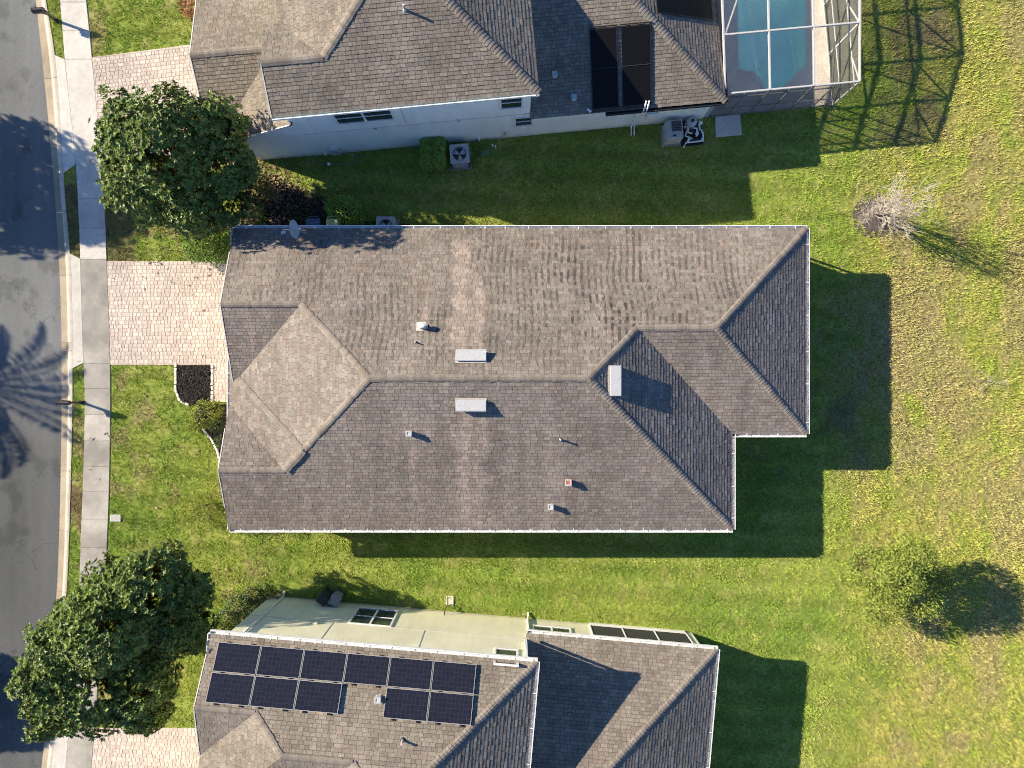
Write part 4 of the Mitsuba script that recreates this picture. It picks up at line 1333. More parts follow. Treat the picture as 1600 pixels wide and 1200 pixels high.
def ac_unit(cx, cy, deg, label, s=0.86, h=0.85, fan_r=0.33, top='ac_grey'):
    k = thing('air_conditioner', label, 'air conditioner')
    fr = Frame(deg)

    def at(m):
        m = fr.mesh(m)
        m.apply_translation([cx, cy, 0])
        return m
    hs = s / 2
    obj('base_pad', at(bx(-hs - 0.08, hs + 0.08, -hs - 0.08, hs + 0.08, 0.0, 0.07)), 'concrete_walk', k, uv=None)
    body = [bx(-hs + 0.03, hs - 0.03, -hs + 0.03, hs - 0.03, 0.07, h - 0.3)]
    body += [bx(sx * hs - 0.03, sx * hs + 0.03, sy * hs - 0.03, sy * hs + 0.03, 0.07, h - 0.04) for sx in (-.97, .97) for sy in (-.97, .97)]
    obj('coil', at(cat(body)), 'dark_rubber', k)
    z = 0.12
    while z < h - 0.1:
        slat = cat([bx(-hs, hs, -hs, -hs + 0.02, z, z + 0.022), bx(-hs, hs, hs - 0.02, hs, z, z + 0.022), bx(-hs, -hs + 0.02, -hs + 0.02, hs - 0.02, z, z + 0.022), bx(hs - 0.02, hs, -hs + 0.02, hs - 0.02, z, z + 0.022)])
        obj('louvre', at(slat), top, k)
        z += 0.06
    sq = sbox(-hs - 0.02, -hs - 0.02, hs + 0.02, hs + 0.02).buffer(-0.06).buffer(0.06, quad_segs=6)
    hole = Point(0, 0).buffer(fan_r, quad_segs=12)
    obj('top_cover', at(sheet(sq.difference(hole), h, 0.06)), top, k)
    obj('shroud', at(cat([tube([[0, 0, h - 0.28], [0, 0, h - 0.275]], fan_r + 0.01, 32)])), 'black_plastic', k)
    ring = sheet(hole.difference(Point(0, 0).buffer(fan_r - 0.02, quad_segs=12)), h - 0.01, 0.26)
    obj('fan_ring', at(ring), 'grey_plastic', k)
    fk = obj('fan', at(cyl((0, 0, h - 0.2), 0.075, 0.1, 14)), 'grey_plastic', k)
    for i in range(3):
        a = i * 2.094 + 0.5
        c, s_ = math.cos(a), math.sin(a)
        pts = []
        for r, wd, tl in ((0.07, 0.055, 0.02), (0.17, 0.10, 0.04), (0.29, 0.13, 0.05)):
            for sg in (-1, 1):
                pts.append((r * c - sg * wd * s_, r * s_ + sg * wd * c, h - 0.14 + sg * tl))
        v = np.array(pts)
        v = np.vstack([v, v - [0, 0, 0.008]])
        f = np.array([[0, 2, 3], [0, 3, 1], [2, 4, 5], [2, 5, 3], [6, 9, 8], [6, 7, 9], [8, 11, 10], [8, 9, 11]])
        obj('blade', at(trimesh.Trimesh(v, f, process=False)), 'fan_blade', fk)
    for r in (0.11, 0.18, 0.25, 0.32):
        if r < fan_r:
            a = np.linspace(0, 2 * np.pi, 25)
            m = tube(np.column_stack([r * np.cos(a), r * np.sin(a), np.full(25, h + 0.012)]), 0.004, 4)
            obj('guard_wire', at(m), 'grey_plastic', k)
    return k


p = P(718, 240, 0.85)
ac_unit(p[0], p[1], 4, 'grey air conditioner with its fan showing, between the clipped hedge and the pale wall', top='ac_grey')
p = P(581, 352, 0.8)
ac_unit(-5.9, 7.38, 0, 'grey air conditioner half under the long top gutter of the middle house', top='ac_grey')


def wheeled_bin(x, y, deg, m, label, w=0.55, d=0.62, h=1.05, group=None):
    k = thing('wheeled_bin', label, 'bin', group)
    fr = Frame(deg)

    def at(mm):
        mm = fr.mesh(mm)
        mm.apply_translation([x, y, 0])
        return mm
    pts = [(sx * w * f, sy * d * f, z) for z, f in ((0.08, 0.38), (h - 0.06, 0.5)) for sx in (-1, 1) for sy in (-1, 1)]
    obj('body', at(trimesh.Trimesh(np.array(pts)).convex_hull), m, k)
    lid = trimesh.Trimesh(np.array([(sx * w * 0.54, sy * d * 0.54, h - 0.06) for sx in (-1, 1) for sy in (-1, 1)] + [(sx * w * 0.42, sy * d * 0.42, h + 0.04) for sx in (-1, 1) for sy in (-1, 1)])).convex_hull
    lk = obj('lid', at(lid), m, k)
    obj('handle', at(tube([[-w * 0.4, d * 0.55, h - 0.08], [-w * 0.4, d * 0.68, h - 0.06], [w * 0.4, d * 0.68, h - 0.06], [w * 0.4, d * 0.55, h - 0.08]], 0.018, 6)), m, k)
    for s in (-1, 1):
        wh = trimesh.creation.cylinder(radius=0.11, height=0.05, sections=14)
        wh.apply_transform(trimesh.transformations.rotation_matrix(math.pi / 2, [0, 1, 0]))
        wh.apply_translation([s * w * 0.42, d * 0.44, 0.11])
        obj('wheel', at(wh), 'black_plastic', k)


wheeled_bin(-9.25, 7.36, 0, 'blue_plastic', 'dark blue wheeled bin behind the satellite dish', w=0.6)
wheeled_bin(-8.35, 7.36, 0, 'lime_plastic', 'lime green wheeled bin beside the dark blue one under the top gutter', w=0.55)
p = P(519, 925)
wheeled_bin(p[0] - 0.2, p[1] - 0.05, -35, 'dark_rubber', 'left one of two dark grey bins standing against the cream wall', w=0.46, d=0.5, h=1.0)
wheeled_bin(p[0] + 0.36, p[1] - 0.12, -30, 'grey_plastic', 'right one of two dark grey bins standing against the cream wall', w=0.46, d=0.5, h=1.0)

# pool heater and pump set on its black pad
ek = thing('pool_heat_pump', 'white and grey pool heater box with black grille at the corner of the pale house', 'pool heater')
fr = FN
a = fr.l(P(1052, 206, 0.5))
hx, hy = a[0], a[1]
obj('cabinet', fr.mesh(rbx(hx - 0.42, hx + 0.36, hy - 0.45, hy + 0.42, 0.08, 0.92, 0.04)), 'ac_grey', ek)
obj('grille', fr.mesh(cat([bx(hx - 0.16, hx + 0.3, hy - 0.12, hy + 0.36, 0.918, 0.935)])), 'dark_rubber', ek)
for i in range(6):
    obj('grille_bar', fr.mesh(bx(hx - 0.16, hx + 0.3, hy - 0.1 + i * 0.085, hy - 0.085 + i * 0.085, 0.935, 0.945)), 'grey_plastic', ek)
obj('control_panel', fr.mesh(bx(hx - 0.14, hx + 0.02, hy - 0.36, hy - 0.28, 0.918, 0.93)), 'black_plastic', ek)
obj('base_pad', fr.mesh(bx(hx - 0.5, hx + 0.42, hy - 0.5, hy + 0.5, 0.0, 0.08)), 'concrete_walk', ek)
pk = thing('pool_pump_set', 'black pool pump and round filter with white plumbing on a dark pad', 'pool pump')
b = fr.l(P(1083, 206, 0.3))
x, y = b[0], b[1]
obj('base_pad', fr.mesh(bx(x - 0.55, x + 0.5, y - 0.55, y + 0.62, 0.0, 0.06)), 'black_plastic', pk)
tank = fr.mesh(cat([cyl((x - 0.12, y + 0.36, 0.06), 0.24, 0.62, 20), cyl((x - 0.12, y + 0.36, 0.68), 0.24, 0.12, 20, 0.09)]))
obj('filter_tank', tank, 'ac_grey', pk, smooth=40)
obj('filter_cap', fr.mesh(cyl((x - 0.12, y + 0.36, 0.8), 0.08, 0.06, 12)), 'black_plastic', pk)
for i, dy in enumerate((-0.05, -0.38)):
    m = trimesh.creation.cylinder(radius=0.11, height=0.42, sections=16)
    m.apply_transform(trimesh.transformations.rotation_matrix(math.pi / 2, [0, 1, 0]))
    m.apply_translation([x + 0.22, y + dy, 0.24])
    pmp = obj('pump', fr.mesh(m), 'black_plastic', pk, smooth=40)
    obj('strainer_lid', fr.mesh(cyl((x - 0.12, y + dy, 0.1), 0.12, 0.36, 16)), 'dark_rubber', pmp, smooth=40)
pipes = [[(x - 0.45, y + 0.2, 0.5), (x - 0.3, y + 0.2, 0.55), (x - 0.3, y - 0.1, 0.55), (x - 0.12, y - 0.12, 0.5)],
         [(x - 0.32, y + 0.05, 0.42), (x - 0.42, y - 0.2, 0.42), (x - 0.2, y - 0.3, 0.42), (x - 0.12, y - 0.38, 0.44)],
         [(x + 0.3, y + 0.55, 0.1), (x + 0.3, y + 0.42, 0.5), (x + 0.26, y + 0.2, 0.5), (x + 0.3, y + 0.02, 0.4)],
         [(x - 0.46, y - 0.62, 0.08), (x - 0.4, y - 0.5, 0.4), (x - 0.1, y - 0.52, 0.42), (x + 0.3, y - 0.5, 0.42), (x + 0.4, y - 0.35, 0.4)],
         [(x + 0.42, y - 0.5, 0.3), (x + 0.42, y - 0.2, 0.46), (x + 0.34, y + 0.0, 0.46)],
         [(x - 0.05, y + 0.1, 0.55), (x + 0.1, y + 0.05, 0.6), (x + 0.15, y - 0.2, 0.55), (x + 0.05, y - 0.3, 0.5)]]
for pp in pipes:
    obj('white_pipe', fr.mesh(tube(pp, 0.04, 8)), 'white_pvc', pk, smooth=50)
for dx, dy in ((0.1, -0.15), (-0.3, -0.42), (0.35, 0.3)):
    obj('valve', fr.mesh(cyl((x + dx, y + dy, 0.42), 0.06, 0.2, 10)), 'white_pvc', pk, smooth=40)

# stepping slab, covers, small yard things
k = obj('stepping_slab', slab_mesh(slab, 0.06), 'deck_cream')
labels[k] = {'label': 'square concrete slab in the shaded grass outside the pool cage', 'category': 'slab'}
p = P(757, 239)
k = obj('valve_box', cat([rbx(p[0] - 0.22, p[0] + 0.22, p[1] - 0.16, p[1] + 0.16, 0, 0.07, 0.02), bx(p[0] - 0.06, p[0] + 0.06, p[1] - 0.012, p[1] + 0.012, 0.07, 0.082)]), 'green_plastic')
labels[k] = {'label': 'flat green valve box in the grass right of the air conditioner', 'category': 'valve box'}
p = P(181, 809.5)
k = obj('meter_cover', cat([rbx(p[0] - 0.26, p[0] + 0.26, p[1] - 0.17, p[1] + 0.17, 0, 0.05, 0.015), bx(p[0] - 0.2, p[0] + 0.2, p[1] - 0.012, p[1] + 0.012, 0.05, 0.06)]), 'ac_grey')
labels[k] = {'label': 'grey meter cover in the lawn right beside the sidewalk', 'category': 'meter cover'}
p = P(703, 938)
k = obj('splash_block', cat([bx(p[0] - 0.17, p[0] + 0.17, p[1] - 0.22, p[1] + 0.22, 0, 0.03), bx(p[0] - 0.17, p[0] - 0.13, p[1] - 0.22, p[1] + 0.22, 0.03, 0.06), bx(p[0] + 0.13, p[0] + 0.17, p[1] - 0.22, p[1] + 0.22, 0.03, 0.06)]), 'deck_cream')
labels[k] = {'label': 'small beige concrete block in the grass below the cream wall', 'category': 'splash block'}
# hose bib with a short black hose by the cream wall
q = FS.on_wall(697, 951, -11.06)
hk = thing('hose_tap', 'black tap and hose end sticking out of the cream wall', 'hose tap')
obj('tap', FS.mesh(tube([[q[0], -11.1, 0.62], [q[0], -10.92, 0.62], [q[0], -10.88, 0.5]], 0.025, 8)), 'black_metal', hk)
obj('hose', FS.mesh(tube([[q[0], -10.88, 0.5], [q[0] + 0.05, -10.8, 0.2], [q[0] + 0.3, -10.75, 0.03], [q[0] + 0.55, -10.85, 0.03], [q[0] + 0.7, -10.95, 0.03]], 0.02, 8)), 'black_plastic', hk, smooth=50)
p = P(514.5, 257)
k = obj('white_ball', trimesh.creation.icosphere(subdivisions=2, radius=0.085).apply_translation([p[0], p[1], 0.08]), 'white_pvc', smooth=True)
labels[k] = {'label': 'small white ball lying in the shaded grass under the pale wall', 'category': 'ball'}
for i, (px, py) in enumerate(((749, 221), (770, 230), (774.5, 232))):
    p = P(px, py)
    k = obj('white_stake', cat([cyl((p[0], p[1], 0), 0.03, 0.34, 8), cyl((p[0], p[1], 0.34), 0.04, 0.04, 8)]), 'white_pvc')
    labels[k] = {'label': ('white capped stake by the wall between the air conditioner and the green box', 'left one of two white stakes right of the green valve box', 'right one of two white stakes right of the green valve box')[i], 'category': 'stake'}
# garden hose on its hanger, with tap, on the pale wall
gk = thing('garden_hose', 'coiled garden hose and white tap on the shaded pale wall', 'hose')
q = FN.on_wall(520, 230, 11.7)
a = np.linspace(0, 2 * np.pi * 3.5, 80)
coil = np.column_stack([q[0] + (0.3 + 0.03 * np.sin(a * 0.9)) * np.cos(a), 11.68 - 0.01 * a / 2, 0.62 + 0.3 * np.sin(a)])
obj('coil', FN.mesh(tube(coil, 0.018, 6)), 'ac_grey', gk, smooth=50)
obj('loose_end', FN.mesh(tube([[q[0] + 0.3, 11.6, 0.5], [q[0] + 0.7, 11.55, 0.1], [q[0] + 1.1, 11.5, 0.03], [q[0] + 0.9, 11.3, 0.03], [q[0] + 0.1, 11.2, 0.03], [q[0] - 0.8, 11.35, 0.03], [q[0] - 1.5, 11.5, 0.03]], 0.018, 6)), 'grey_plastic', gk, smooth=50)
obj('hanger', FN.mesh(bx(q[0] - 0.16, q[0] + 0.16, 11.62, 11.77, 0.85, 0.95)), 'white_paint', gk)
obj('tap', FN.mesh(tube([[q[0] - 0.5, 11.77, 0.6], [q[0] - 0.5, 11.6, 0.6], [q[0] - 0.5, 11.56, 0.45]], 0.03, 8)), 'white_pvc', gk)

# ================================================================== POOL AND SCREEN CAGE
pk = thing('swimming_pool', 'blue swimming pool under the screen cage', 'swimming pool')
basin_w = []
for g in [pool_poly]:
    ring = np.array(shapely.geometry.polygon.orient(g).exterior.coords)[:-1]
    nn = len(ring)
    v = np.vstack([np.column_stack([ring, np.full(nn, 0.028)]), np.column_stack([ring, np.full(nn, -1.5)])])
    i = np.arange(nn)
    j = (i + 1) % nn
    f = np.vstack([np.column_stack([i, j, nn + j]), np.column_stack([i, nn + j, nn + i])])
    basin_w.append(trimesh.Trimesh(v, f, process=False))
basin_w.append(sheet(pool_poly, -1.5))
obj('basin', cat(basin_w), 'pool_plaster', pk)
obj('water', sheet(pool_poly, -0.10), 'pool_water_skin', pk)
obj('coping', sheet(pool_poly.buffer(0.02).difference(pool_poly.buffer(-0.14)), 0.042, 0.07), 'deck_cream', pk)

ck = thing('pool_cage', 'white framed screen enclosure over the swimming pool', 'pool cage')


def ch(y):
    return 2.70 + 0.193 * (min(y, 16.64) - 11.87)


bays_x = [10.55, 12.53, 14.48, 16.5]
rows_y = [11.87, 14.25, 16.64, 19.0, 21.4]
W_ = 0.065


def beam(p, q, w=W_, h=0.11, name='beam', m='bronze_frame'):
    return obj(name, FN.mesh(bar(p, q, w, h)), m, ck)


for x in bays_x:
    for y0, y1 in zip(rows_y[:-1], rows_y[1:]):
        beam((x, y0, ch(y0)), (x, y1, ch(y1)), name='rafter')
for y in rows_y:
    for x0, x1 in zip(bays_x[:-1], bays_x[1:]):
        beam((x0 + 0.04, y, ch(y)), (x1 - 0.04, y, ch(y)), name='purlin')
for y in rows_y:
    beam((16.5, y, 0.03), (16.5, y, ch(y) - 0.05), 0.06, 0.06, 'post')
for x in (10.55, 11.5, 12.53, 13.5, 14.48, 15.5):
    beam((x, 11.87, 0.03), (x, 11.87, 2.65), 0.05, 0.06, 'post', 'cage_post')
for z in (0.10, 0.92, 2.25):
    for y0, y1 in zip(rows_y[:-1], rows_y[1:]):
        beam((16.5, y0 + 0.04, z), (16.5, y1 - 0.04, z), 0.045, 0.05, 'rail')
    for x0, x1 in zip((10.55, 12.53, 14.48), (12.53, 14.48, 16.5)):
        beam((x0 + 0.04, 11.87, z), (x1 - 0.04, 11.87, z), 0.045, 0.05, 'rail', 'cage_post')
beam((16.5, 15.55, 2.3), (16.5, 14.3, ch(14.25) - 0.05), 0.05, 0.06, 'brace')
beam((16.5, 17.9, 2.3), (16.5, 16.7, ch(16.64) - 0.05), 0.05, 0.06, 'brace')
beam((16.5, 13.1, 2.28), (16.5, 12.0, 2.66), 0.05, 0.06, 'brace')
beam((10.6, 14.2, ch(14.2)), (11.6, 16.6, ch(16.6)), 0.05, 0.06, 'brace')
beam((10.55, 11.87, 2.7), (10.55, 21.4, 3.0), 0.12, 0.16, 'house_beam', 'black_metal')
# screen cloth, bay by bay
for i, (x0, x1) in enumerate(zip(bays_x[:-1], bays_x[1:])):
    for y0, y1 in zip(rows_y[:-1], rows_y[1:]):
        v = np.array([FN.w(x0 + 0.04, y0 + 0.04, ch(y0) + 0.045), FN.w(x1 - 0.04, y0 + 0.04, ch(y0) + 0.045), FN.w(x1 - 0.04, y1 - 0.04, ch(y1) + 0.045), FN.w(x0 + 0.04, y1 - 0.04, ch(y1) + 0.045)])
        obj('roof_screen', (v, np.array([[0, 1, 2], [0, 2, 3]])), 'screen_roof', ck)
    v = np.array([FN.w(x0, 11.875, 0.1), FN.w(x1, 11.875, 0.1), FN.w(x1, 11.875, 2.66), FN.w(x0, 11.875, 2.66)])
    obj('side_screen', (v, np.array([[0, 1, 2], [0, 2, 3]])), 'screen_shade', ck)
for y0, y1 in zip(rows_y[:-1], rows_y[1:]):
    v = np.array([FN.w(16.495, y0, 0.1), FN.w(16.495, y1, 0.1), FN.w(16.495, y1, ch(y1) - 0.05), FN.w(16.495, y0, ch(y0) - 0.05)])
    obj('side_screen', (v, np.array([[0, 1, 2], [0, 2, 3]])), 'screen_wall', ck)

# ================================================================== PLANTS
def leaf_quads(c, d, nrm, L, Wd, rng, fold=0.25):
    """Folded leaves: base c, direction d, upper side nrm; two triangles each. Returns vertices, faces, uv."""
    s = np.cross(d, nrm)
    s /= np.linalg.norm(s, axis=1, keepdims=True) + 1e-9
    nn = np.cross(s, d)
    L, Wd = L[:, None], Wd[:, None]
    v = np.stack([c, c + d * L * 0.5 + s * Wd + nn * Wd * fold, c + d * L - nn * L * 0.12, c + d * L * 0.5 - s * Wd + nn * Wd * fold], 1)
    n = len(c)
    f = (np.arange(n)[:, None, None] * 4 + np.array([[0, 1, 2], [0, 2, 3]])[None]).reshape(-1, 3)
    r = np.repeat(rng.random((n, 2)), 4, 0)
    return v.reshape(-1, 3), f, r


def unit(v):
    return v / (np.linalg.norm(v, axis=1, keepdims=True) + 1e-9)


def crown_points(lobes, n, rng, shell=0.35, density=None):
    """Points in a union of ellipsoid lobes (cx, cy, cz, rx, ry, rz), crowded towards the surface, with their outward directions."""
    lobes = np.array(lobes, float)
    vol = lobes[:, 3] * lobes[:, 4] + lobes[:, 4] * lobes[:, 5]
    k = rng.choice(len(lobes), n, p=vol / vol.sum())
    u = unit(rng.normal(size=(n, 3)))
    r = rng.random(n) ** shell
    c = lobes[k, :3] + u * r[:, None] * lobes[k, 3:]
    # drop what is deep inside another lobe
    deep = np.zeros(n, bool)
    for L in lobes:
        q = np.linalg.norm((c - L[:3]) / L[3:], axis=1)
        deep |= q < 0.62
    keep = ~deep & (c[:, 2] > 0.15)
    return c[keep], u[keep]


def rosette_crown(lobes, n, per, L, Wd, seed, spread=0.9, gap=0.0, up=0.6, ragged=0.15):
    """Whorls of leaves round twig tips."""
    rng = np.random.default_rng(seed)
    c, u = crown_points(lobes, n, rng)
    if gap:
        q = meshkit.fbm(c * 0.9 + 11, 3, seed)
        keep = q > gap
        c, u = c[keep], u[keep]
    # boughs reach out unevenly: push points in or out by a coarse noise of their direction, finer sprays on top
    amp = (meshkit.fbm(c * 1.1 + 3, 2, seed + 1) - 0.5) * 2.6 + (meshkit.noise(c * 3.0 + 7, seed + 2) - 0.5) * 0.8
    c = c + u * (amp * ragged)[:, None]
    axis = unit(u + np.array([0, 0, up]) + rng.normal(0, 0.35, u.shape))
    m = len(c)
    a = unit(np.cross(axis, unit(rng.normal(size=(m, 3)))))
    b = np.cross(axis, a)
    vs, fs, us, at = [], [], [], 0
    for i in range(per):
        th = i * 2 * np.pi / per + rng.uniform(-0.3, 0.3, m)
        d = unit((np.cos(th)[:, None] * a + np.sin(th)[:, None] * b) * spread + axis * rng.uniform(0.25, 0.8, m)[:, None])
        v, f, r = leaf_quads(c + d * 0.01, d, axis, rng.uniform(0.75, 1.2, m) * L, rng.uniform(0.8, 1.2, m) * Wd, rng)
        vs.append(v); fs.append(f + at); us.append(r)
        at += len(v)
    return np.vstack(vs), np.vstack(fs), np.vstack(us)


def loose_leaves(lobes, n, L, Wd, seed, shell=0.4, gap=0.0):
    rng = np.random.default_rng(seed)
    c, u = crown_points(lobes, n, rng, shell)
    if gap:
        keep = meshkit.fbm(c * 1.6 + 5, 3, seed) > gap
        c, u = c[keep], u[keep]
    m = len(c)
    d = unit(rng.normal(size=(m, 3)) + u * 0.6)
    nrm = unit(u + [0, 0, 0.7] + rng.normal(0, 0.5, (m, 3)))
    return leaf_quads(c, d, nrm, rng.uniform(0.7, 1.3, m) * L, rng.uniform(0.7, 1.3, m) * Wd, rng)


def limbs(base, lobes, seed, r0=0.16, n=14):
    """Tapered trunk that divides into limbs towards the lobes."""
    rng = np.random.default_rng(seed)
    base = np.array(base, float)
    L = np.array(lobes, float)
    fork = base + [0.05, 0.05, L[:, 2].mean() * 0.4]
    out = [tube([base - [0, 0, 0.1], base + [0, 0, 0.15], base * 0.5 + fork * 0.5 + [0.04, 0, 0], fork], [r0 * 1.5, r0 * 1.1, r0, r0 * 0.85], 9)]
    for i in range(n):
        k = i % len(L)
        end = L[k, :3] + unit(rng.normal(size=(1, 3)))[0] * L[k, 3:] * 0.7
        mid = fork * 0.5 + end * 0.5 + rng.normal(0, 0.15, 3)
        out.append(tube([fork - [0, 0, 0.1], mid, end], [r0 * 0.55, r0 * 0.3, r0 * 0.08], 6))
        for _ in range(3):
            e2 = mid + (end - mid) * rng.uniform(0, 1) + rng.normal(0, 0.5, 3)
            out.append(tube([mid + (end - mid) * 0.3, (mid + e2) / 2 + rng.normal(0, 0.08, 3), e2], [r0 * 0.2, r0 * 0.12, r0 * 0.04], 4))
    return cat(out)


def plant(name, label, category, parts, trunk=None, group=None):
    k = thing(name, label, category, group)
    if trunk is not None:
        obj('trunk', trunk, 'bark', k, smooth=60)
    for nm, (v, f, r), m in parts:
        obj(nm, (v, f), m, k, uv=r)
    return k


def px_lobe(px, py, h, rpx, rz, squash=1.0):
    c = P(px, py, h)
    r = rpx * (CAM_H - h) / FPX
    return (c[0], c[1], h, r, r * squash, rz)


lob_n = [px_lobe(262, 232, 4.9, 86, 2.3), px_lobe(205, 200, 4.6, 52, 1.6), px_lobe(268, 180, 4.3, 44, 1.5), px_lobe(335, 205, 4.0, 46, 1.6), px_lobe(352, 262, 3.8, 52, 1.7), px_lobe(300, 318, 3.4, 52, 1.7), px_lobe(222, 300, 3.6, 58, 1.7), px_lobe(188, 250, 4.2, 34, 1.3), px_lobe(345, 322, 3.0, 38, 1.3), px_lobe(258, 226, 6.2, 52, 1.3), px_lobe(378, 290, 3.2, 30, 1.1), px_lobe(365, 238, 3.6, 26, 1.0)]
plant('magnolia_tree', 'dark glossy magnolia tree over the top paver driveway', 'tree', [('crown', rosette_crown(lob_n, 17000, 8, 0.155, 0.039, 51, gap=0.425, ragged=0.40), 'leaf_magnolia')], limbs(P(318, 288), lob_n, 61))
lob_s = [px_lobe(235, 918, 4.6, 62, 1.9), px_lobe(290, 925, 4.0, 36, 1.3), px_lobe(180, 905, 4.4, 36, 1.3), px_lobe(172, 975, 5.0, 72, 2.1), px_lobe(110, 992, 4.8, 50, 1.7), px_lobe(100, 1050, 4.8, 62, 1.9), px_lobe(52, 1082, 4.6, 36, 1.4), px_lobe(150, 1082, 4.4, 60, 1.9), px_lobe(225, 1065, 4.0, 54, 1.7), px_lobe(80, 1120, 4.2, 36, 1.3), px_lobe(225, 1110, 3.4, 34, 1.2), px_lobe(285, 980, 3.6, 46, 1.5), px_lobe(165, 1000, 6.4, 50, 1.2)]
plant('magnolia_tree', 'dark glossy magnolia tree over the sidewalk in the lower left', 'tree', [('crown', rosette_crown(lob_s, 24000, 8, 0.155, 0.039, 52, gap=0.41, ragged=0.36), 'leaf_magnolia')], limbs(P(212, 978), lob_s, 62, n=20))

# shrubs
def shrub(label, cat_, lobes, n, L, Wd, m, seed, name='shrub', gap=0.0, group=None):
    cx, cy = np.mean([l[0] for l in lobes]), np.mean([l[1] for l in lobes])
    stems = cat([tube([[cx, cy, 0], [(cx + l[0]) / 2 + 0.03, (cy + l[1]) / 2, l[2] * 0.6], [l[0], l[1], l[2] + l[5] * 0.3]], [0.035, 0.025, 0.01], 5) for l in lobes])
    return plant(name, label, cat_, [('foliage', loose_leaves(lobes, n, L, Wd, seed, gap=gap), m)], stems)


shrub('bright green rounded shrub between the street tree and the corner of the middle house', 'shrub', [px_lobe(312, 385, 0.7, 26, 0.7), px_lobe(340, 392, 0.7, 22, 0.7), px_lobe(335, 372, 0.8, 26, 0.7)], 5200, 0.11, 0.03, 'leaf_bright', 71)
shrub('dark green leafy shrub standing just above the long top gutter', 'shrub', [px_lobe(538, 330, 0.6, 27, 0.6), px_lobe(520, 322, 0.4, 14, 0.4), px_lobe(556, 340, 0.4, 14, 0.4)], 4200, 0.10, 0.03, 'leaf_hedge', 72)
p = P(679, 244)
hx, hy = p[0], p[1]
shrub('clipped square hedge left of the air conditioner by the pale wall', 'hedge', [(hx + dx, hy + dy, 0.75, 0.36, 0.36, 0.45) for dx in (-0.25, 0.25) for dy in (-0.42, 0.0, 0.42)] + [(hx + dx, hy + dy, 0.35, 0.36, 0.36, 0.4) for dx in (-0.28, 0.28) for dy in (-0.45, 0.45)], 16000, 0.075, 0.024, 'leaf_hedge', 73, name='hedge')
shrub('small leafy weed between the air conditioner and the wall stake', 'plant', [px_lobe(749, 231, 0.15, 8, 0.2), px_lobe(742, 250, 0.15, 8, 0.25)], 500, 0.09, 0.025, 'leaf_bright', 74, name='plant')
shrub('yellow-green shrub at the end of the dark planting bed by the front walk', 'shrub', [px_lobe(318, 648, 0.5, 24, 0.5), px_lobe(302, 658, 0.35, 17, 0.35), px_lobe(334, 640, 0.4, 15, 0.4)], 3000, 0.10, 0.025, 'leaf_lime', 75, gap=0.36)
shrub('dark reddish low shrub against the front wall below the yellow-green one', 'shrub', [px_lobe(338, 665, 0.35, 12, 0.35), px_lobe(344, 690, 0.3, 10, 0.3)], 900, 0.09, 0.025, 'leaf_dark', 76)
shrub('thin yellow-green bush at the lower left corner of the middle house', 'shrub', [px_lobe(312, 790, 1.3, 26, 0.6), px_lobe(330, 770, 1.0, 18, 0.5), px_lobe(328, 812, 1.1, 18, 0.5), px_lobe(296, 800, 0.8, 18, 0.5), px_lobe(308, 795, 2.0, 15, 0.5)], 3800, 0.10, 0.02, 'leaf_lime', 77, gap=0.46)
shrub('dark trimmed hedge against the corner of the cream house', 'hedge', [px_lobe(372, 948, 0.55, 22, 0.5), px_lobe(398, 935, 0.55, 20, 0.5), px_lobe(352, 972, 0.55, 22, 0.5), px_lobe(415, 925, 0.45, 14, 0.4)], 5200, 0.08, 0.025, 'leaf_dark', 78, name='hedge')
shrub('orange and cream leafed plant at the top edge by the front gable', 'plant', [px_lobe(298, 14, 0.5, 13, 0.5)], 420, 0.2, 0.04, 'leaf_orange', 79, name='plant')
ks = shrub('low green and tan shrub in the shade right of the top street tree', 'shrub', [px_lobe(404, 283, 0.5, 18, 0.5), px_lobe(396, 322, 0.4, 18, 0.4), px_lobe(415, 305, 0.3, 14, 0.3), px_lobe(400, 340, 0.4, 14, 0.4)], 2200, 0.13, 0.035, 'leaf_bright', 80, gap=0.4)
v, f, r = loose_leaves([px_lobe(414, 300, 0.4, 22, 0.4), px_lobe(405, 335, 0.35, 14, 0.3)], 420, 0.16, 0.04, 82, gap=0.42)
obj('dry_leaves', (v, f), 'leaf_orange', ks, uv=r)
shrub('low green ground plant right of the dark shrub by the top gutter', 'plant', [px_lobe(476, 338, 0.25, 13, 0.25), px_lobe(455, 330, 0.25, 12, 0.25)], 700, 0.10, 0.03, 'leaf_dark', 81, name='plant')

# airy yellow-green tree in the field
lob_y = [px_lobe(1395, 900, 2.6, 48, 1.0), px_lobe(1432, 928, 2.4, 42, 0.9), px_lobe(1380, 942, 2.1, 38, 0.8), px_lobe(1428, 878, 2.8, 38, 0.8), px_lobe(1358, 888, 2.2, 36, 0.7), px_lobe(1460, 908, 2.2, 28, 0.6), px_lobe(1410, 905, 3.4, 34, 0.7)]
plant('small_tree', 'airy yellow-green tree in the rough field at the lower right', 'tree', [('crown', loose_leaves(lob_y, 32000, 0.13, 0.03, 53, shell=0.55, gap=0.41), 'leaf_yellow')], limbs(P(1402, 902), lob_y, 63, 0.06, 16))

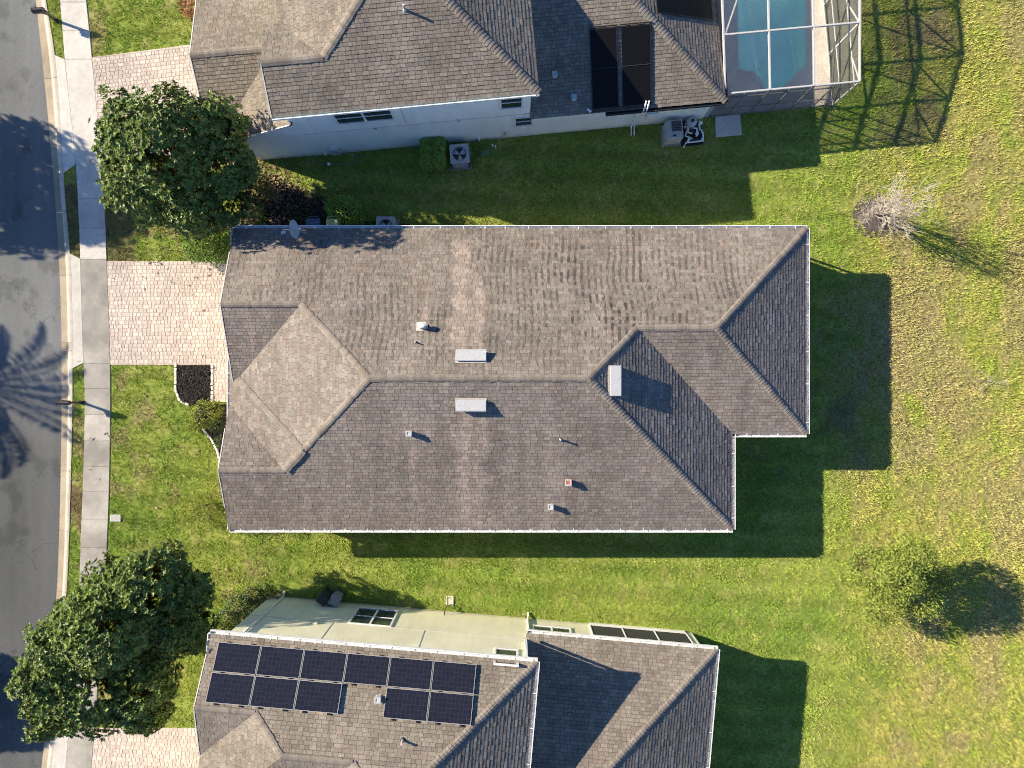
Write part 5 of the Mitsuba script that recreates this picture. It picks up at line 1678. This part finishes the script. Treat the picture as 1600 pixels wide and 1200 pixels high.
# bare pale bush
def bare_bush(base, tips, seed, r0, name, label, category, sub=7, spread=0.5):
    rng = np.random.default_rng(seed)
    base = np.array(base, float)
    main, twig = [], []
    for tp in tips:
        tp = np.array(tp, float)
        mid = base * 0.45 + tp * 0.55 + rng.normal(0, 0.12, 3)
        main.append(tube([base - [0, 0, 0.05], base * 0.75 + tp * 0.25 + rng.normal(0, 0.06, 3), mid, tp], [r0, r0 * 0.7, r0 * 0.5, r0 * 0.2], 5))
        for _ in range(sub):
            a = base + (tp - base) * rng.uniform(0.35, 0.95)
            e = a + (tp - base) * rng.uniform(0.05, 0.3) + rng.normal(0, spread, 3)
            e[2] = max(e[2], 0.2)
            mm = (a + e) / 2 + rng.normal(0, 0.06, 3)
            twig.append(tube([a, mm, e], [r0 * 0.3, r0 * 0.22, r0 * 0.12], 4))
            for _ in range(5):
                c = a + (e - a) * rng.uniform(0.2, 1)
                t = c + rng.normal(0, spread * 0.45, 3)
                t[2] = max(t[2], 0.15)
                twig.append(tube([c, (c + t) / 2 + rng.normal(0, 0.03, 3), t], [r0 * 0.2, r0 * 0.15, r0 * 0.1], 3))
    k = thing(name, label, category)
    obj('branches', cat(main), 'twig_pale', k, smooth=60)
    obj('twigs', cat(twig), 'twig_pale', k)


b0 = P(1368, 336)
rg = np.random.default_rng(88)
tips = [P(x, y, h) for x, y, h in ((1450, 292, 3.6), (1432, 318, 3.2), (1455, 312, 3.9), (1415, 295, 3.5), (1400, 318, 3.9), (1380, 305, 3.0), (1420, 345, 2.8), (1440, 335, 3.0), (1392, 350, 2.2), (1360, 318, 2.2), (1405, 282, 2.8), (1350, 340, 1.4), (1425, 362, 2.0), (1410, 325, 4.2))]
bare_bush(b0, tips, 88, 0.04, 'bare_bush', 'leafless pale bush with fine twigs at the edge of the field', 'bush', sub=12, spread=0.34)
k = numbered('bare_soil')
m = sheet(Point(*P(1366, 338)[:2]).buffer(1.05).intersection(sbox(-30, -30, 30, 30)), 0.012)
tips = [P(x, y, 0.35) for x, y in ((1515, 590), (1540, 585), (1575, 592), (1530, 606), (1560, 604))]
bare_bush(P(1545, 598), tips, 89, 0.018, 'dead_branch', 'small grey dead branch lying in the field near the right edge', 'branch', sub=4, spread=0.18)
scene[k] = mikit.ply((np.array(m.vertices), np.array(m.faces)), 'mulch', uv=np.tile([0.8, 0.6], (len(m.vertices), 1)))
labels[k] = {'kind': 'structure'}

# trees left of the picture whose shade falls on the street
lob_a = [(-32.6, 13.4, 4.9, 2.6, 2.6, 2.2), (-33.0, 11.4, 4.6, 2.2, 2.0, 1.8), (-31.0, 12.2, 4.8, 2.2, 2.0, 1.7), (-30.2, 10.9, 4.2, 1.6, 1.5, 1.3), (-34.2, 13.0, 4.8, 2.0, 2.0, 1.6), (-32.2, 12.6, 6.4, 1.8, 1.8, 1.2)]
plant('street_tree', 'leafy street tree across the street, its shade falling on the road', 'tree', [('crown', rosette_crown(lob_a, 6500, 8, 0.22, 0.055, 54, gap=0.22), 'leaf_magnolia')], limbs((-32.6, 12.4, 0), lob_a, 64))
lob_b = [(-32.8, -12.0, 4.4, 1.8, 1.8, 1.6), (-32.2, -13.2, 4.0, 1.6, 1.5, 1.3), (-33.6, -13.0, 4.2, 1.6, 1.6, 1.3), (-31.8, -11.9, 4.3, 1.2, 1.2, 1.0)]
plant('street_tree', 'second leafy tree across the street, lower down beyond the left edge', 'tree', [('crown', rosette_crown(lob_b, 4800, 8, 0.22, 0.055, 55, gap=0.22), 'leaf_magnolia')], limbs((-32.8, -12.6, 0), lob_b, 65))


def palm(base, h, seed, fronds=19, L=4.4):
    rng = np.random.default_rng(seed)
    base = np.array(base, float)
    k = thing('palm_tree', 'tall palm across the street, its frond shadows on the road', 'palm')
    z = np.linspace(0, h, 12)
    tr = tube(np.column_stack([base[0] + 0.1 * np.sin(z * 0.5), base[1] + 0.05 * z / h, z]), np.linspace(0.2, 0.13, 12), 10)
    obj('trunk', tr, 'bark', k, smooth=60)
    top = np.array([base[0] + 0.1 * math.sin(h * 0.5), base[1] + 0.05, h])
    for i in range(fronds):
        a = i * 2.399
        el = rng.uniform(0.0, 0.75)
        d = np.array([math.cos(a), math.sin(a), 0.0])
        t = np.linspace(0, 1, 14)
        pts = top + np.outer(t * L * math.cos(el * 0.8), d) + np.column_stack([np.zeros(14), np.zeros(14), L * (math.sin(el) * t - (0.26 + 0.25 * (1 - el)) * t ** 2.5)])
        fr = obj('frond', tube(pts, np.linspace(0.03, 0.006, 14), 5), 'leaf_dark_stem', k)
        cs, ds, Ls = [], [], []
        for s in (-1, 1):
            for tt in np.linspace(0.12, 0.99, 46):
                c = np.array([np.interp(tt, t, pts[:, q]) for q in range(3)])
                side = np.cross(d, [0, 0, 1.0]) * s
                dd = side * 0.85 + d * 0.6 + np.array([0, 0, -0.35 + rng.normal(0, 0.1)])
                cs.append(c); ds.append(dd / np.linalg.norm(dd)); Ls.append(0.46 * math.sin(math.pi * (0.12 + 0.85 * tt)) ** 0.6 + 0.12)
        n = len(cs)
        v, f, r = leaf_quads(np.array(cs), np.array(ds), np.tile([0, 0, 1.0], (n, 1)), np.array(Ls), np.full(n, 0.06), rng)
        obj('leaflets', (v, f), 'leaf_dark', fr, uv=r)


simple('leaf_dark_stem', (0.10, 0.12, 0.03), 0.6)
palm((-38.0, 4.2, 0), 6.4, 57)

# ================================================================== GRASS
def grass(n, seed):
    rng = np.random.default_rng(seed)
    blocked = unary_union([corridor, walk_poly.buffer(0.03), apron_main, apron_north, apron_south, drive_main.buffer(0.03), drive_north.buffer(0.03), drive_south, house_main, house_north, house_south, cage_poly, bed_a, bed_b, slab,
                           bed_c.buffer(-0.25), Point(*P(1366, 338)[:2]).buffer(0.75)])
    p = rng.uniform([-25.5, -19.5], [25.5, 19.5], (n, 2))
    shapely.prepare(blocked)
    p = p[~shapely.contains_xy(blocked, p[:, 0], p[:, 1])]
    q = np.column_stack([p, np.zeros(len(p))])
    clump = 0.45 * meshkit.fbm(q * 2.2, 2, 5) + 0.55 * meshkit.noise(q * 8.5, 6)
    rough = np.clip((p[:, 0] - 13.5) / 5, 0, 1)
    wear = meshkit.fbm(q * 0.9 + 31, 3, 8)
    keep = rng.random(len(p)) < np.clip(0.5 + (clump - 0.44) * 4.0, 0.10, 1) * (1 - 0.45 * rough * (wear > 0.56))
    p, clump, rough = p[keep], clump[keep], rough[keep]
    m = len(p)
    h = (0.022 + 0.04 * rng.random(m)) * (0.2 + 2.0 * clump) * (1 + 0.7 * rough)
    a = rng.uniform(0, 2 * np.pi, m)
    lean = rng.uniform(0.2, 1.1, m)
    L = h * lean
    w = rng.uniform(0.008, 0.016, m) * (1 + 0.15 * rough)
    d = np.column_stack([np.cos(a), np.sin(a)])
    s = np.column_stack([-np.sin(a), np.cos(a)])
    v = np.zeros((m, 3, 3))
    v[:, 0, :2], v[:, 1, :2], v[:, 2, :2] = p + s * w[:, None], p - s * w[:, None], p + d * L[:, None]
    v[:, 2, 2] = h
    f = np.arange(m * 3).reshape(-1, 3)
    r = np.repeat(np.column_stack([rng.random(m), np.clip(0.15 + 0.9 * clump * 0.6 + 0.3 * rng.random(m), 0, 1)]), 3, 0)
    k = obj('grass', (v.reshape(-1, 3), f), 'grass_blade', uv=r, kind='stuff', label='short lawn and rough field grass, green to straw yellow')


grass(1900000, 91)

# fallen leaves under the top street tree and at the edges
rg = np.random.default_rng(93)
pp = np.vstack([rg.normal(P(x, y)[:2], s, (n, 2)) for x, y, s, n in ((425, 300, 0.7, 380), (395, 255, 0.8, 350), (300, 330, 1.6, 300), (345, 950, 1.0, 90), (240, 700, 2.2, 60))])
ok = ~shapely.contains_xy(unary_union([house_main, house_north, house_south, corridor]), pp[:, 0], pp[:, 1])
v, f, r = chips(pp[ok], rg, 0.08, 0.17, 0.05)
v[:, 2] += 0.03
obj('fallen_leaves', (v, f), 'brown_litter', uv=r, kind='stuff', label='dry tan leaves scattered under the trees')
